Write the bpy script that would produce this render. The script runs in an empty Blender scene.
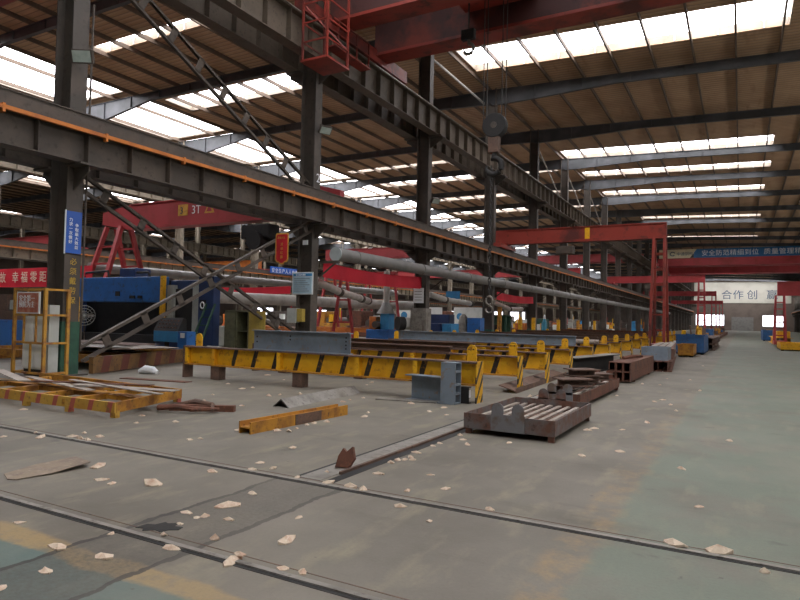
import bpy, math, random
from mathutils import Vector, Matrix
random.seed(7)
V = Vector
SC = bpy.context.scene
COL = SC.collection
UP = V((0, 0, 1))

# ------------------------------------------------------------------ materials
def lin(h):
    h = h.lstrip('#')
    out = []
    for i in (0, 2, 4):
        c = int(h[i:i + 2], 16) / 255
        out.append(c / 12.92 if c <= .04045 else ((c + .055) / 1.055) ** 2.4)
    return (*out, 1)

class NT:
    """small helper round a node tree"""
    def __init__(s, name):
        s.m = bpy.data.materials.new(name); s.m.use_nodes = True
        s.t = s.m.node_tree; s.b = s.t.nodes['Principled BSDF']
        s.pos = s.t.nodes.new('ShaderNodeNewGeometry').outputs['Position']
    def link(s, a, b): s.t.links.new(a, b)
    def noise(s, scale, detail=4, vec=None, rough=.6):
        n = s.t.nodes.new('ShaderNodeTexNoise'); n.inputs['Scale'].default_value = scale
        n.inputs['Detail'].default_value = detail; n.inputs['Roughness'].default_value = rough
        s.link(vec or s.pos, n.inputs['Vector']); return n.outputs['Fac']
    def ramp(s, f, lo, hi):
        n = s.t.nodes.new('ShaderNodeMapRange'); n.inputs['From Min'].default_value = lo; n.inputs['From Max'].default_value = hi
        s.link(f, n.inputs['Value']); return n.outputs['Result']
    def mix(s, f, a, b):
        n = s.t.nodes.new('ShaderNodeMix'); n.data_type = 'RGBA'
        for sock, v in ((n.inputs['Factor'], f), (n.inputs[6], a), (n.inputs[7], b)):
            if isinstance(v, (tuple, float, int)): sock.default_value = v
            else: s.link(v, sock)
        return n.outputs[2]
    def math(s, op, a, b=0.0):
        n = s.t.nodes.new('ShaderNodeMath'); n.operation = op
        for i, v in ((0, a), (1, b)):
            if isinstance(v, (float, int)): n.inputs[i].default_value = v
            else: s.link(v, n.inputs[i])
        return n.outputs[0]
    def dot(s, v):
        n = s.t.nodes.new('ShaderNodeVectorMath'); n.operation = 'DOT_PRODUCT'
        s.link(s.pos, n.inputs[0]); n.inputs[1].default_value = v; return n.outputs['Value']
    def scaled(s, v):
        n = s.t.nodes.new('ShaderNodeVectorMath'); n.operation = 'MULTIPLY'
        s.link(s.pos, n.inputs[0]); n.inputs[1].default_value = v; return n.outputs[0]
    def bump(s, h, strength, dist=.02):
        n = s.t.nodes.new('ShaderNodeBump'); n.inputs['Strength'].default_value = strength; n.inputs['Distance'].default_value = dist
        s.link(h, n.inputs['Height']); s.link(n.outputs['Normal'], s.b.inputs['Normal'])

def mat(name, c1, c2=None, scale=3., lo=.45, hi=.65, rough=.7, metal=0., bump=.15, c3=None, stripe=None):
    """mottled paint / rust. stripe = (vector, period, duty, colour, minimum x)"""
    n = NT(name); a = lin(c1)
    col = a
    if c2:
        col = n.mix(n.ramp(n.noise(scale, 6), lo, hi), a, lin(c2))
    if stripe:
        vec, per, duty, sc_, xmin = stripe
        fr = n.math('FRACT', n.math('DIVIDE', n.math('ADD', n.dot(vec), 500.), per))
        f = n.math('LESS_THAN', fr, duty)
        if xmin is not None:
            f = n.math('MULTIPLY', f, n.math('GREATER_THAN', n.dot((1, 0, 0)), xmin))
        wear = n.ramp(n.noise(14, 5), .2, .36)
        col = n.mix(n.math('MULTIPLY', f, wear), col, lin(sc_))
    if c3:
        col = n.mix(n.ramp(n.noise(scale * 4.3, 5), .56, .7), col, lin(c3))
    if isinstance(col, tuple): n.b.inputs['Base Color'].default_value = col
    else: n.link(col, n.b.inputs['Base Color'])
    n.b.inputs['Roughness'].default_value = rough; n.b.inputs['Metallic'].default_value = metal
    if bump: n.bump(n.noise(18, 4), bump)
    return n.m

def emit(name, c, strength):
    n = NT(name); n.b.inputs['Base Color'].default_value = lin(c)
    n.b.inputs['Emission Color'].default_value = lin(c); n.b.inputs['Emission Strength'].default_value = strength
    return n.m

MAT = dict(
    steel=mat('dark_steel', '4a423b', '584d43', 1.5, rough=.6, c3='382f29'),
    runway=mat('runway_steel', '5e5347', '52483d', 1.5, rough=.6, c3='453c33'),
    columnlit=mat('lit_column_steel', '8c8272', '7c7264', 1.2, rough=.6, c3='6a6054'),  # column steel lightened: light and haze on the far rows put into colour
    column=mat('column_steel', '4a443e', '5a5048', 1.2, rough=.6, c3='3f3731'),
    rafter=mat('rafter_paint', '424446', '55565a', .6, rough=.6, bump=.05),
    purlin=mat('purlin_steel', '6a5a4c', '584a3e', 1., rough=.7, bump=.05),
    rail=mat('rail_steel', '8a857c', '5d554c', 3, rough=.4, metal=.5),
    conductor=mat('orange_conductor', 'c8762e', 'a85f2a', 2, rough=.5),
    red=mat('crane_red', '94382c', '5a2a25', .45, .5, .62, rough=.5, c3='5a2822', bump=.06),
    craneweb=mat('crane_web_dark', '4a2825', '7a3428', .35, .5, .62, rough=.6, c3='38211f', bump=.05),  # dark red-brown web with patches of brighter red
    redfar=mat('crane_red_deep', 'a83a3e', '90302f', .6, rough=.5, bump=.03),
    yellow=mat('trestle_yellow', 'ecb820', 'd89e1e', 1.6, rough=.55, c3='a87426', stripe=((1, 0, -.3), .64, .2, '2c2a2a', -10.9)),
    yellowplate=mat('end_plate_yellow', 'e8b424', 'd09a20', 3, rough=.55, c3='8a5a22', stripe=((0, 1, -.7), .27, .34, '34302e', None)),
    yplain=mat('stop_yellow', 'ecb41c', 'd89a1c', 2, rough=.5, c3='9a6a22'),
    ypallet=mat('pallet_yellow', 'c8a044', 'b98a34', 2, rough=.65, c3='8c6a3c', stripe=((1, 0, -.3), .44, .25, 'b0584e', None)),
    yshaded=mat('shaded_yellow', '70522c', '543e28', 3, rough=.7, c3='40322a', stripe=((0, 1, -.3), .8, .4, '5c2c24', None)),  # striped yellow darkened in its colour for shadow, plus mottled dirt
    yrust=mat('worn_yellow', 'b9832a', '8a5a2a', 3, rough=.7, c3='5d4028'),
    ycage=mat('cage_yellow', 'bb8b34', '8d5a38', 4, rough=.6),
    brown=mat('rusty_brown', '5e4a40', '6f5546', 4, rough=.75, c3='43352e'),
    rust=mat('red_rust', '6b4434', '4d362d', 4, rough=.8, c3='83553f'),
    rustgrey=mat('rust_grey_tray', '6a6463', '6b4a3c', 3.5, .42, .6, rough=.65, c3='4a3830'),
    bluesteel=mat('mill_scale_steel', '7c8894', '6c7680', 2, rough=.5, metal=.1, c3='84705f'),
    greysteel=mat('grey_steel', '8b8780', '6f6b64', 3, rough=.55, metal=.2, c3='5a544d'),
    scrapsheet=mat('scrap_sheet', '8a7a68', '75665a', 5, rough=.7, c3='9a8d7e'),
    lug=mat('lug_grey', '77777a', '6a5a50', 5, .5, .66, rough=.6),
    strip=mat('scrap_strip', 'a39a90', '8c7f74', 3, rough=.6, c3='7a6456'),
    duct=mat('duct_grey', '7d7b78', '6c6a67', 1.2, rough=.5, bump=.05),
    ductlight=mat('duct_light', 'b9b6b0', 'a39f98', 2, rough=.5, bump=.05),
    ductend=mat('duct_end', 'a7b0b0', '99a2a2', 2, rough=.5),
    blue=mat('machine_blue', '2f6cb4', '2c5f9c', 1.4, rough=.45, c3='3a4e66', bump=.04),
    deepblue=mat('deep_blue', '253d6b', '22335a', 2, rough=.45, bump=.04),
    lightblue=mat('light_blue', '3c8fc4', '3a80b4', 2, rough=.45, bump=.03),
    binblue=mat('bin_blue', '2d5f96', '2a4f7c', 2, rough=.55, c3='3e4a58'),
    black=mat('black_shade', '1c1b1b', '262422', 3, rough=.7),
    white=mat('off_white', 'eef2ee', 'e0e6e0', 2, rough=.5, bump=.03),
    greyw=mat('pale_grey', 'b4b8b2', 'a2a6a0', 2, rough=.5, bump=.03),
    green=mat('column_green', '2f5745', '28483b', 3, rough=.6),
    locker=mat('locker_green', '6a6a50', '5a5844', 3, rough=.6, c3='4a4234'),
    lockerdoor=mat('locker_door', 'b09a46', 'a08a44', 3, rough=.6, c3='8a7a48'),
    signblue=mat('sign_blue', '2257b0', '1f4fa4', 1, rough=.35, bump=0),
    signwhite=mat('sign_white', 'e4e8ea', None, rough=.4, bump=0),
    signpale=mat('sign_pale_blue', 'b4cfdc', 'a4c2d2', 6, rough=.4, bump=0),
    signrust=mat('sign_faded_red', 'b0604a', 'c08a72', 8, rough=.5, bump=0),
    banner=mat('banner_red', 'd82238', 'c81e34', .6, rough=.7, bump=.05),
    pennant=mat('pennant_red', 'c01c28', 'a81822', 2, rough=.7, bump=.03),
    gold=mat('gold_trim', 'd0a03c', 'b88a34', 6, rough=.5, bump=.02),
    cream=mat('cream_panel', 'd8cfae', 'ccc2a0', 1, rough=.5, bump=.02),
    bannerblue=mat('board_blue', '2d6a9e', '2a628f', .6, rough=.5, bump=.02),
    flake=mat('rust_flake', 'cdbca6', 'b89a84', 9, rough=.85, c3='d8ccba', bump=.3),
    cable=mat('rope_black', '33302e', None, rough=.6, bump=0),
    glass=mat('lamp_glass', 'aebab2', '9aa8a0', 3, rough=.15, bump=0),
    plastic=mat('plastic_white', 'e2e4e6', 'd2d4d8', 8, rough=.35, bump=.2),
    orange=mat('orange_paint', 'c8732a', 'b2622a', 3, rough=.6),
    teal=mat('cylinder_teal', '2f8aa8', '2a7a98', 3, rough=.4, bump=0),
    wallpanel=mat('upper_cladding', 'c9c6ba', 'bab6aa', .25, rough=.6, bump=.02),
    wallbrown=mat('lower_cladding', '6e625a', '5f544c', .3, rough=.7, bump=.05),
    curb=mat('skylight_curb', '968a7c', '887a6a', .7, rough=.6, bump=.02),
    inktxt=mat('letter_ink', '2d4664', None, rough=.6, bump=0),
    lettercream=mat('letter_cream', 'e8dfc8', None, rough=.5, bump=0),
    letteryellow=mat('letter_yellow', 'c2a03c', 'a88834', 12, rough=.6, bump=0),
    letterwhite=mat('letter_white', 'eceff2', None, rough=.5, bump=0),
)
SKY = emit('skylight_pane', 'fbfaff', 8.5)
WIN = emit('window_pane_daylight', 'f6f6ff', 3.0)
FILL = emit('added_fill_pane', 'f8f6f4', 5.5)  # glowing panes of the unseen east band, added to fill the ceiling

# roof sheet: brown corrugated, ribs running across the bays
def roof_material():
    n = NT('roof_sheet')
    c = n.mix(n.ramp(n.noise(.5, 5), .35, .65), lin('c2a07e'), lin('ab8a6a'))
    rib = n.math('SINE', n.math('MULTIPLY', n.dot((0, 1, 0)), 2 * math.pi / .38))
    c = n.mix(n.ramp(rib, .72, 1.0), c, lin('8a7058'))
    c = n.mix(n.ramp(n.noise(1.6, 5, n.scaled((1, .2, 1))), .58, .75), c, lin('967252'))
    n.link(c, n.b.inputs['Base Color']); n.b.inputs['Roughness'].default_value = .6
    n.bump(rib, .5, .03)
    return n.m

def floor_material():
    n = NT('concrete_floor')
    X = n.dot((1, 0, 0)); Y = n.dot((0, 1, 0))
    c = n.mix(n.ramp(n.noise(.55, 7), .35, .68), lin('7c776d'), lin('645f55'))
    c = n.mix(n.ramp(n.noise(3.5, 6, n.scaled((1, .35, 1))), .52, .75), c, lin('88826f'))
    c = n.mix(n.math('MULTIPLY', n.ramp(n.noise(1.3, 8, n.scaled((.35, 1, 1)), .7), .56, .72), .7), c, lin('565047'))
    wob = n.math('MULTIPLY', n.math('SUBTRACT', n.noise(2.3, 5), .5), .22)
    # painted green aisle, and the yellow line that borders it
    xe = n.math('ADD', X, wob)
    g = n.math('MULTIPLY', n.ramp(xe, -.93, -.86), n.ramp(n.noise(.9, 6), .30, .55))
    c = n.mix(n.math('MULTIPLY', g, .6), c, lin('6e7c6e'))
    gy = n.math('MULTIPLY', n.ramp(n.math('ADD', Y, wob), 2.56, 2.50), n.ramp(xe, -2.45, -2.55))
    c = n.mix(n.math('MULTIPLY', gy, .85), c, lin('5a6e69'))
    line = n.math('MULTIPLY', n.ramp(xe, -1.22, -1.14), n.ramp(xe, -.80, -.90))
    line = n.math('MULTIPLY', line, n.ramp(n.noise(3.2, 8, None, .75), .45, .70))
    near = n.ramp(Y, 16., 3.8)
    c = n.mix(n.math('MULTIPLY', line, n.math('ADD', n.math('MULTIPLY', near, .5), .12)), c, lin('a4885a'))
    l2 = n.math('MULTIPLY', n.ramp(n.math('ADD', Y, wob), 2.50, 2.54), n.ramp(n.math('ADD', Y, wob), 2.74, 2.70))
    l2 = n.math('MULTIPLY', n.math('MULTIPLY', l2, n.ramp(xe, -2.3, -2.4)), n.ramp(n.noise(5, 7), .28, .5))
    c = n.mix(n.math('MULTIPLY', l2, .85), c, lin('9c855c'))
    # cable trench filled with rougher, darker cement
    tw = n.math('ADD', X, n.math('MULTIPLY', wob, .8))
    tr = n.math('MULTIPLY', n.ramp(tw, -4.02, -3.98), n.ramp(tw, -3.22, -3.27))
    tr = n.math('MULTIPLY', tr, n.ramp(Y, 5.0, 4.8))
    c = n.mix(n.math('MULTIPLY', tr, n.math('ADD', n.math('MULTIPLY', n.ramp(n.noise(26, 6, None, .8), .4, .65), .45), .4)), c, lin('4c4944'))
    for x0 in (-3.26, -4.0):
        cr = n.math('LESS_THAN', n.math('ABSOLUTE', n.math('SUBTRACT', n.math('ADD', X, n.math('MULTIPLY', wob, .9)), x0)), n.math('MULTIPLY', n.noise(6, 3), .055))
        cr = n.math('MULTIPLY', cr, n.ramp(Y, 5.0, 4.8))
        c = n.mix(n.math('MULTIPLY', cr, .85), c, lin('33312f'))
    # oil stains
    st = n.ramp(n.noise(.9, 8, n.scaled((1, 1.6, 1)), .7), .63, .70)
    c = n.mix(n.math('MULTIPLY', st, .5), c, lin('44403c'))
    sp = n.ramp(n.noise(7, 3), .70, .74)
    c = n.mix(n.math('MULTIPLY', sp, .6), c, lin('4e4b46'))
    fine = n.ramp(n.noise(42, 6, None, .75), .45, .75)
    c = n.mix(n.math('MULTIPLY', fine, .28), c, lin('55524c'))
    dust = n.ramp(n.noise(.28, 6, n.scaled((1, .6, 1)), .65), .52, .66)
    c = n.mix(n.math('MULTIPLY', dust, .35), c, lin('8a8376'))
    n.link(c, n.b.inputs['Base Color'])
    n.b.inputs['Roughness'].default_value = .62; n.b.inputs['Specular IOR Level'].default_value = .35
    n.bump(n.noise(30, 5), .12, .01)
    return n.m
MAT['roof'] = roof_material(); MAT['floor'] = floor_material()

# ------------------------------------------------------------------ mesh builder
class MB:
    def __init__(s, xf=None): s.v = []; s.f = []; s.xf = xf
    def add(s, vs, fs):
        o = len(s.v)
        s.v += [(s.xf @ V(p)) if s.xf else V(p) for p in vs]
        s.f += [tuple(i + o for i in q) for q in fs]; return s
    def box(s, x0, x1, y0, y1, z0, z1):
        return s.add([(x, y, z) for z in (z0, z1) for y in (y0, y1) for x in (x0, x1)],
                     [(0, 2, 3, 1), (4, 5, 7, 6), (0, 1, 5, 4), (2, 6, 7, 3), (0, 4, 6, 2), (1, 3, 7, 5)])
    def frame(s, p0, p1, up=UP):
        d = V(p1) - V(p0); L = d.length; d.normalize(); up = V(up)
        if abs(d.dot(up)) > .98: up = V((1, 0, 0))
        r = d.cross(up).normalized(); u = r.cross(d).normalized(); return V(p0), d, r, u, L
    def bar(s, p0, p1, w, h, up=UP, du=0., dr=0.):
        o, d, r, u, L = s.frame(p0, p1, up); vs = []
        for t in (0, L):
            for a, b in ((-1, -1), (1, -1), (1, 1), (-1, 1)):
                vs.append(o + d * t + r * (a * w / 2 + dr) + u * (b * h / 2 + du))
        return s.add(vs, [(0, 1, 2, 3), (7, 6, 5, 4), (0, 4, 5, 1), (1, 5, 6, 2), (2, 6, 7, 3), (3, 7, 4, 0)])
    def ibeam(s, p0, p1, h, bf, tf=.02, tw=.014, up=UP):
        s.bar(p0, p1, bf, tf, up, du=h / 2 - tf / 2); s.bar(p0, p1, bf, tf, up, du=-h / 2 + tf / 2)
        return s.bar(p0, p1, tw, h - 2 * tf, up)
    def channel(s, p0, p1, h, b, t=.014, up=UP, side=1):
        s.bar(p0, p1, t, h, up, dr=-side * (b / 2 - t / 2))
        s.bar(p0, p1, b - t, t, up, du=h / 2 - t / 2, dr=side * t / 2); return s.bar(p0, p1, b - t, t, up, du=-h / 2 + t / 2, dr=side * t / 2)
    def rtube(s, p0, p1, h, b, t=.02, up=UP):
        s.bar(p0, p1, b, t, up, du=h / 2 - t / 2); s.bar(p0, p1, b, t, up, du=-h / 2 + t / 2)
        s.bar(p0, p1, t, h - 2 * t, up, dr=b / 2 - t / 2); return s.bar(p0, p1, t, h - 2 * t, up, dr=-b / 2 + t / 2)
    def path(s, pts, r, n=10, cap=True, closed=False):
        pts = [V(p) for p in pts]; rings = []; N = len(pts)
        for i, p in enumerate(pts):
            if closed: d = pts[(i + 1) % N] - pts[i - 1]
            else: d = (pts[min(i + 1, N - 1)] - pts[max(i - 1, 0)])
            d.normalize(); ref = UP if abs(d.z) < .9 else V((1, 0, 0))
            a = d.cross(ref).normalized(); b = a.cross(d)
            rr = r[i] if isinstance(r, (list, tuple)) else r
            rings.append([p + (a * math.cos(2 * math.pi * k / n) + b * math.sin(2 * math.pi * k / n)) * rr for k in range(n)])
        vs = [q for R in rings for q in R]; fs = []
        for i in range(N if closed else N - 1):
            j = (i + 1) % N
            fs += [(i * n + k, i * n + (k + 1) % n, j * n + (k + 1) % n, j * n + k) for k in range(n)]
        if cap and not closed: fs += [tuple(range(n))[::-1], tuple(range((N - 1) * n, N * n))]
        return s.add(vs, fs)
    def tube(s, p0, p1, r, n=12): return s.path([p0, p1], r, n)
    def pipe(s, p0, p1, r, t=.012, n=16):
        """open-ended hollow pipe"""
        o, d, rr, u, L = s.frame(p0, p1); vs = []
        for q in (0, L):
            for R in (r, r - t):
                vs += [o + d * q + (rr * math.cos(2 * math.pi * k / n) + u * math.sin(2 * math.pi * k / n)) * R for k in range(n)]
        fs = []
        for k in range(n):
            j = (k + 1) % n
            fs += [(k, j, 2 * n + j, 2 * n + k), (n + j, n + k, 3 * n + k, 3 * n + j), (j, k, n + k, n + j), (2 * n + k, 2 * n + j, 3 * n + j, 3 * n + k)]
        return s.add(vs, fs)
    def prism(s, outline, origin, ax, ay, t):
        """2-D outline in the plane ax, ay, thickened by t along ax x ay"""
        o = V(origin); ax = V(ax).normalized(); ay = V(ay).normalized(); nn = ax.cross(ay) * t; k = len(outline)
        a = [o + ax * p[0] + ay * p[1] for p in outline]
        return s.add(a + [p + nn for p in a], [tuple(range(k))[::-1], tuple(range(k, 2 * k))] + [(i, (i + 1) % k, k + (i + 1) % k, k + i) for i in range(k)])
    def build(s, name, m, parent=None, loc=None, bevel=0, smooth=False):
        me = bpy.data.meshes.new(name)
        if loc is None:
            if parent: loc = wloc(parent)
            else:
                lo = [min(p[i] for p in s.v) for i in range(3)]; hi = [max(p[i] for p in s.v) for i in range(3)]
                loc = V(((lo[0] + hi[0]) / 2, (lo[1] + hi[1]) / 2, lo[2]))
        else: loc = V(loc)
        me.from_pydata([tuple(p - loc) for p in s.v], [], s.f); me.update()
        if smooth:
            for p in me.polygons: p.use_smooth = True
            me.set_sharp_from_angle(angle=math.radians(40))
        me.materials.append(MAT[m] if isinstance(m, str) else m)
        o = bpy.data.objects.new(name, me); COL.objects.link(o)
        if parent: o.parent = parent
        else: o.location = loc
        if bevel:
            b = o.modifiers.new('bevel', 'BEVEL'); b.width = bevel; b.segments = 2; b.limit_method = 'ANGLE'
        return o
def wloc(o):
    p = V((0, 0, 0))
    while o: p = p + o.location; o = o.parent
    return p
def tag(o, label=None, cat=None, group=None, kind=None):
    for k, v in (('label', label), ('category', cat), ('group', group), ('kind', kind)):
        if v: o[k] = v
    return o
def thing(name, label, cat, loc=(0, 0, 0), group=None, kind=None):
    o = bpy.data.objects.new(name, None); COL.objects.link(o); o.location = loc; o.empty_display_size = .2
    return tag(o, label, cat, group, kind)
def dup(root, loc, label=None):
    r = root.copy(); COL.objects.link(r); r.location = loc
    if label: r['label'] = label
    for ch in list(root.children):
        c = ch.copy(); COL.objects.link(c); c.parent = r
        for g in list(ch.children):
            d = g.copy(); COL.objects.link(d); d.parent = c
    return r
def lettering(s, origin, right, up, size, m, parent, name='lettering', spacing=1.0, line=1.0, align='LEFT'):
    cu = bpy.data.curves.new('t', 'FONT'); cu.body = s; cu.size = size; cu.extrude = .004
    cu.space_character = spacing; cu.space_line = line; cu.align_x = align; cu.resolution_u = 2
    o = bpy.data.objects.new('t', cu); COL.objects.link(o)
    bpy.context.view_layer.update()
    me = bpy.data.meshes.new_from_object(o.evaluated_get(bpy.context.evaluated_depsgraph_get()))
    bpy.data.objects.remove(o); bpy.data.curves.remove(cu)
    r = V(right).normalized(); u = V(up).normalized(); nn = r.cross(u)
    M = Matrix((r, u, nn)).transposed()
    po = wloc(parent)
    for v in me.vertices: v.co = M @ v.co + V(origin) - po
    me.materials.clear(); me.materials.append(MAT[m]); me.name = name
    ob = bpy.data.objects.new(name, me); COL.objects.link(ob); ob.parent = parent
    return ob
def rounded(w, h, n=8):
    """plate outline with a round top, centred on x"""
    pts = [(-w / 2, 0), (w / 2, 0)]
    for i in range(n + 1):
        a = math.pi * i / n; pts.append((w / 2 * math.cos(a), h - w / 2 + w / 2 * math.sin(a)))
    return pts
ORD = 'first second third fourth fifth sixth seventh eighth ninth tenth eleventh twelfth thirteenth fourteenth fifteenth sixteenth seventeenth eighteenth nineteenth twentieth twenty-first twenty-second twenty-third twenty-fourth'.split()

# ------------------------------------------------------------------ the hall
XW, XE, YS, YN = -135.5, 15.6, -12.0, 236.0
ZR = 17.6
YC = [9.6 + 10.03 * k for k in range(-2, 23)]           # frames, one every ten metres
LINES = (-135., -105., -75., -45., -15., 15.)                           # column rows
tag(MB().box(XW, XE, YS, YN, -.2, 0).build('floor', 'floor'), 'grey concrete factory floor with worn green aisle paint', 'floor', kind='structure')

# roof sheet with skylight openings
holes = []
for y0, y1, x0, x1 in ((33.4, 36.7, -15, 2.1), (57.6, 60.9, -15, 2.3), (66.6, 69.0, -15, 2.4), (77.6, 80.2, -15, 2.2), (81.6, 84.2, -15, 2.4),
                       (97.6, 99.8, -13, 2.3), (120.8, 122.8, -13, 2.4), (150, 152.5, -13, 2.4), (188, 191, -13, 2.4), (214, 217, -13, 2.4), (227, 233, -13, 13),  # last one is added to light the far end wall
                       (5.5, 8.5, -14, 10), (14.2, 17.2, -14, 10), (-6, -3, -14, 10), (22.5, 25.5, 2, 12),  # out of view overhead, added to light the foreground floor
                       (23.3, 24.2, -35, -24), (31.6, 34.4, -38, -25.6), (56.2, 57.4, -38, -21), (62.4, 65.2, -38, -17), (74, 76, -38, -17), (84.5, 87, -38, -17), (105, 108, -38, -17), (12.5, 15, -37, -24)):
    holes.append((x0, x1, y0, y1))
for k in range(1, 22):                                     # long valley lights along the second column row
    holes.append((-46.2, -39., YC[k] + .45, YC[k + 1] - .45))
for k in range(1, 22):
    holes.append((-77., -73.2, YC[k] + .45, YC[k + 1] - .45))
    if k % 3 == 0: holes.append((-107, -103.5, YC[k] + .45, YC[k + 1] - .45))
xs = sorted({XW, XE, -15.} | {h[i] for h in holes for i in (0, 1)}); ys = sorted({YS, YN} | {h[i] for h in holes for i in (2, 3)})
m = MB()
for j in range(len(ys) - 1):
    run = None
    for i in range(len(xs)):
        solid = i < len(xs) - 1 and not any(h[0] <= xs[i] and xs[i + 1] <= h[1] and h[2] <= ys[j] and ys[j + 1] <= h[3] for h in holes)
        if solid and run is None: run = xs[i]
        if run is not None and (not solid or xs[i] == -15.):
            m.box(run, xs[i], ys[j], ys[j + 1], ZR, ZR + .06); run = xs[i] if solid else None
tag(m.build('ceiling', 'roof'), 'brown corrugated metal roof sheeting with skylight openings', 'roof', kind='structure')
for i, (x0, x1, y0, y1) in enumerate(holes):
    w = thing(f'window_{i + 1}', 'bright roof skylight let into the brown metal sheeting', 'skylight', ((x0 + x1) / 2, (y0 + y1) / 2, ZR), 'roof skylights', 'structure')
    valley = x0 < -39.5
    hgt = .25 if valley else .45
    c = MB()
    c.box(x0 - .05, x1 + .05, y0 - .05, y0, ZR, ZR + hgt); c.box(x0 - .05, x1 + .05, y1, y1 + .05, ZR, ZR + hgt)
    c.box(x0 - .05, x0, y0, y1, ZR, ZR + hgt); c.box(x1, x1 + .05, y0, y1, ZR, ZR + hgt)
    c.build('curb', 'curb', w)
    MB().box(x0, x1, y0, y1, ZR + hgt, ZR + hgt + .02).build('pane', SKY, w)
    if not valley:
        g = MB(); x = x0 + 1.07
        while x < x1 - .3:
            g.box(x - .04, x + .04, y1 - .06, y1 - .002, ZR, ZR + hgt); x += 2.13
        g.build('mullion', 'ductlight', w)
# purlins along the hall
x = XW + 1.0; k = 0
while x < XE:
    if abs(x + 42.6) > 3.8 or k % 2 == 0:
        tag(MB().box(x - .05, x + .05, YS + .3, YN - .3, ZR - .24, ZR).build('roof_purlin', 'purlin'), 'thin steel purlin running the length of the hall under the roof sheet', 'purlin', 'roof purlins', 'structure')
    x += 2.13; k += 1
# tapered rafters across each bay
for bi in range(5):
    xa, xb = LINES[bi], LINES[bi + 1]
    for k, y in enumerate(YC):
        if bi == 0 and k % 2: pass
        zt = ZR - .24; m = MB()
        da, db = ((1.3, 1.5), (1.5, 1.5), (1.5, 1.5), (1.55, .95), (1.05, 1.05))[bi]
        prof = [(xa, zt), (xa, zt - da), (xa + 2., zt - da + .08), (xa + 8, zt - .56), (xb - 8, zt - .56), (xb - 2., zt - db + .08), (xb, zt - db), (xb, zt)]
        m.prism([(p[0], p[1]) for p in prof[::-1]], (0, y - .01, 0), (1, 0, 0), (0, 0, 1), .02)
        for a, b in zip(prof[1:-2], prof[2:-1]):
            m.bar((a[0], y, a[1]), (b[0], y, b[1]), .24, .03)
        m.box(xa, xb, y - .12, y + .12, zt - .03, zt)
        for q in range(1, 10): 
            xx = xa + q * 3.; d = .48 if 8 <= q * 3 <= 22 else .48 + ((da if q * 3 < 15 else db) - .58) * min(1, (8 - min(q * 3, 30 - q * 3)) / 6)
            m.box(xx - .012, xx + .012, y - .13, y + .13, zt - d, zt)
        tag(m.build('roof_rafter', 'rafter'), 'dark tapered steel rafter spanning a bay between column rows', 'rafter', 'roof rafters', 'structure')
# the aisle bay roof falls gently towards the right
bpy.context.view_layer.update()
for o in list(COL.objects):
    n_ = o.name.split('.')[0]
    if o.type == 'MESH' and n_ in ('ceiling', 'curb', 'pane', 'mullion', 'roof_purlin', 'roof_rafter'):
        w0 = wloc(o)
        for v in o.data.vertices:
            x_ = v.co.x + w0.x
            if x_ > -15: v.co.z -= .035 * (x_ + 15)
# columns: H section, corbels for two crane levels
def make_column(x, y, label, first, mm='column'):
    t = thing('column', label, 'column', (x, y, 0), 'steel columns of the hall', 'structure')
    c = MB(); dx, bw = .33, .215
    for s in (-1, 1): c.box(x + s * dx - .02, x + s * dx + .02, y - bw, y + bw, 0, ZR - .2)
    c.box(x - dx, x + dx, y - .012, y + .012, 0, ZR - .2); c.build('shaft', mm, t)
    b = MB()
    for s in (-1, 1):
        b.prism([(0, 0), (s * .75, .45), (s * .75, .62), (0, .62)][::s], (x + s * dx, y - .02, 10.75), (1, 0, 0), (0, 0, 1), .04)
        b.box(x + s * (dx + .375) - .4, x + s * (dx + .375) + .4, y - .32, y + .32, 11.32, 11.38)
    b.build('crane_bracket', mm, t)
    b = MB()
    for s in ((1,) if x == 15 else (-1,) if x == 15 else (-1, 1)):
        s = -1 if x == 15 else s
        b.prism([(0, 0), (s * .6, .45), (s * .6, .6), (0, .6)][::s], (x + s * dx, y - .02, 4.62), (1, 0, 0), (0, 0, 1), .04)
        b.box(x + s * (dx + .32) - .33, x + s * (dx + .32) + .33, y - .3, y + .3, 5.2, 5.25)
    b.build('corbel', mm, t)
    MB().box(x - .5, x + .5, y - .42, y + .42, 0, .04).build('base_plate', 'column', t)
    return t
for k, y in enumerate(YC[2:]):
    t = make_column(-15., y, f'dark steel column with two crane brackets, {ORD[k]} in the row nearest the aisle', k == 0)
    if k == 0:
        MB().box(-15.37, -14.63, y - .235, y + .235, .04, 1.35).build('painted_base', 'green', t)
        lettering('必\n须\n戴\n劳\n保', (-14.645, y - .08, 2.78), (0, 1, 0), (0, 0, 1), .19, 'letteryellow', t, line=1.28)
    if k == 1:
        lettering('2', (-14.64, y - .06, 6.9), (0, 1, 0), (0, 0, 1), .5, 'letterwhite', t)
    if k in (1, 2, 3, 4): MB().box(-15.355, -14.645, y - .26, y + .26, .04, 1.0).build('painted_base', 'green', t)
for k, y in enumerate(YC[2:]):
    make_column(-45., y, f'steel column in a lit pale tone, {ORD[k]} in the second row across the left bay', False, 'columnlit')
    make_column(15., y, f'steel column, {ORD[k]} in the row on the right edge of the aisle bay', False)
for k, y in enumerate(YC[2:18]):
    make_column(-75., y, f'steel column, {ORD[k]} in the third row, two bays to the left', False, 'columnlit')
    if k < 12: make_column(-105., y, f'steel column, {ORD[k]} in the fourth row, three bays to the left', False, 'columnlit')

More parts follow.
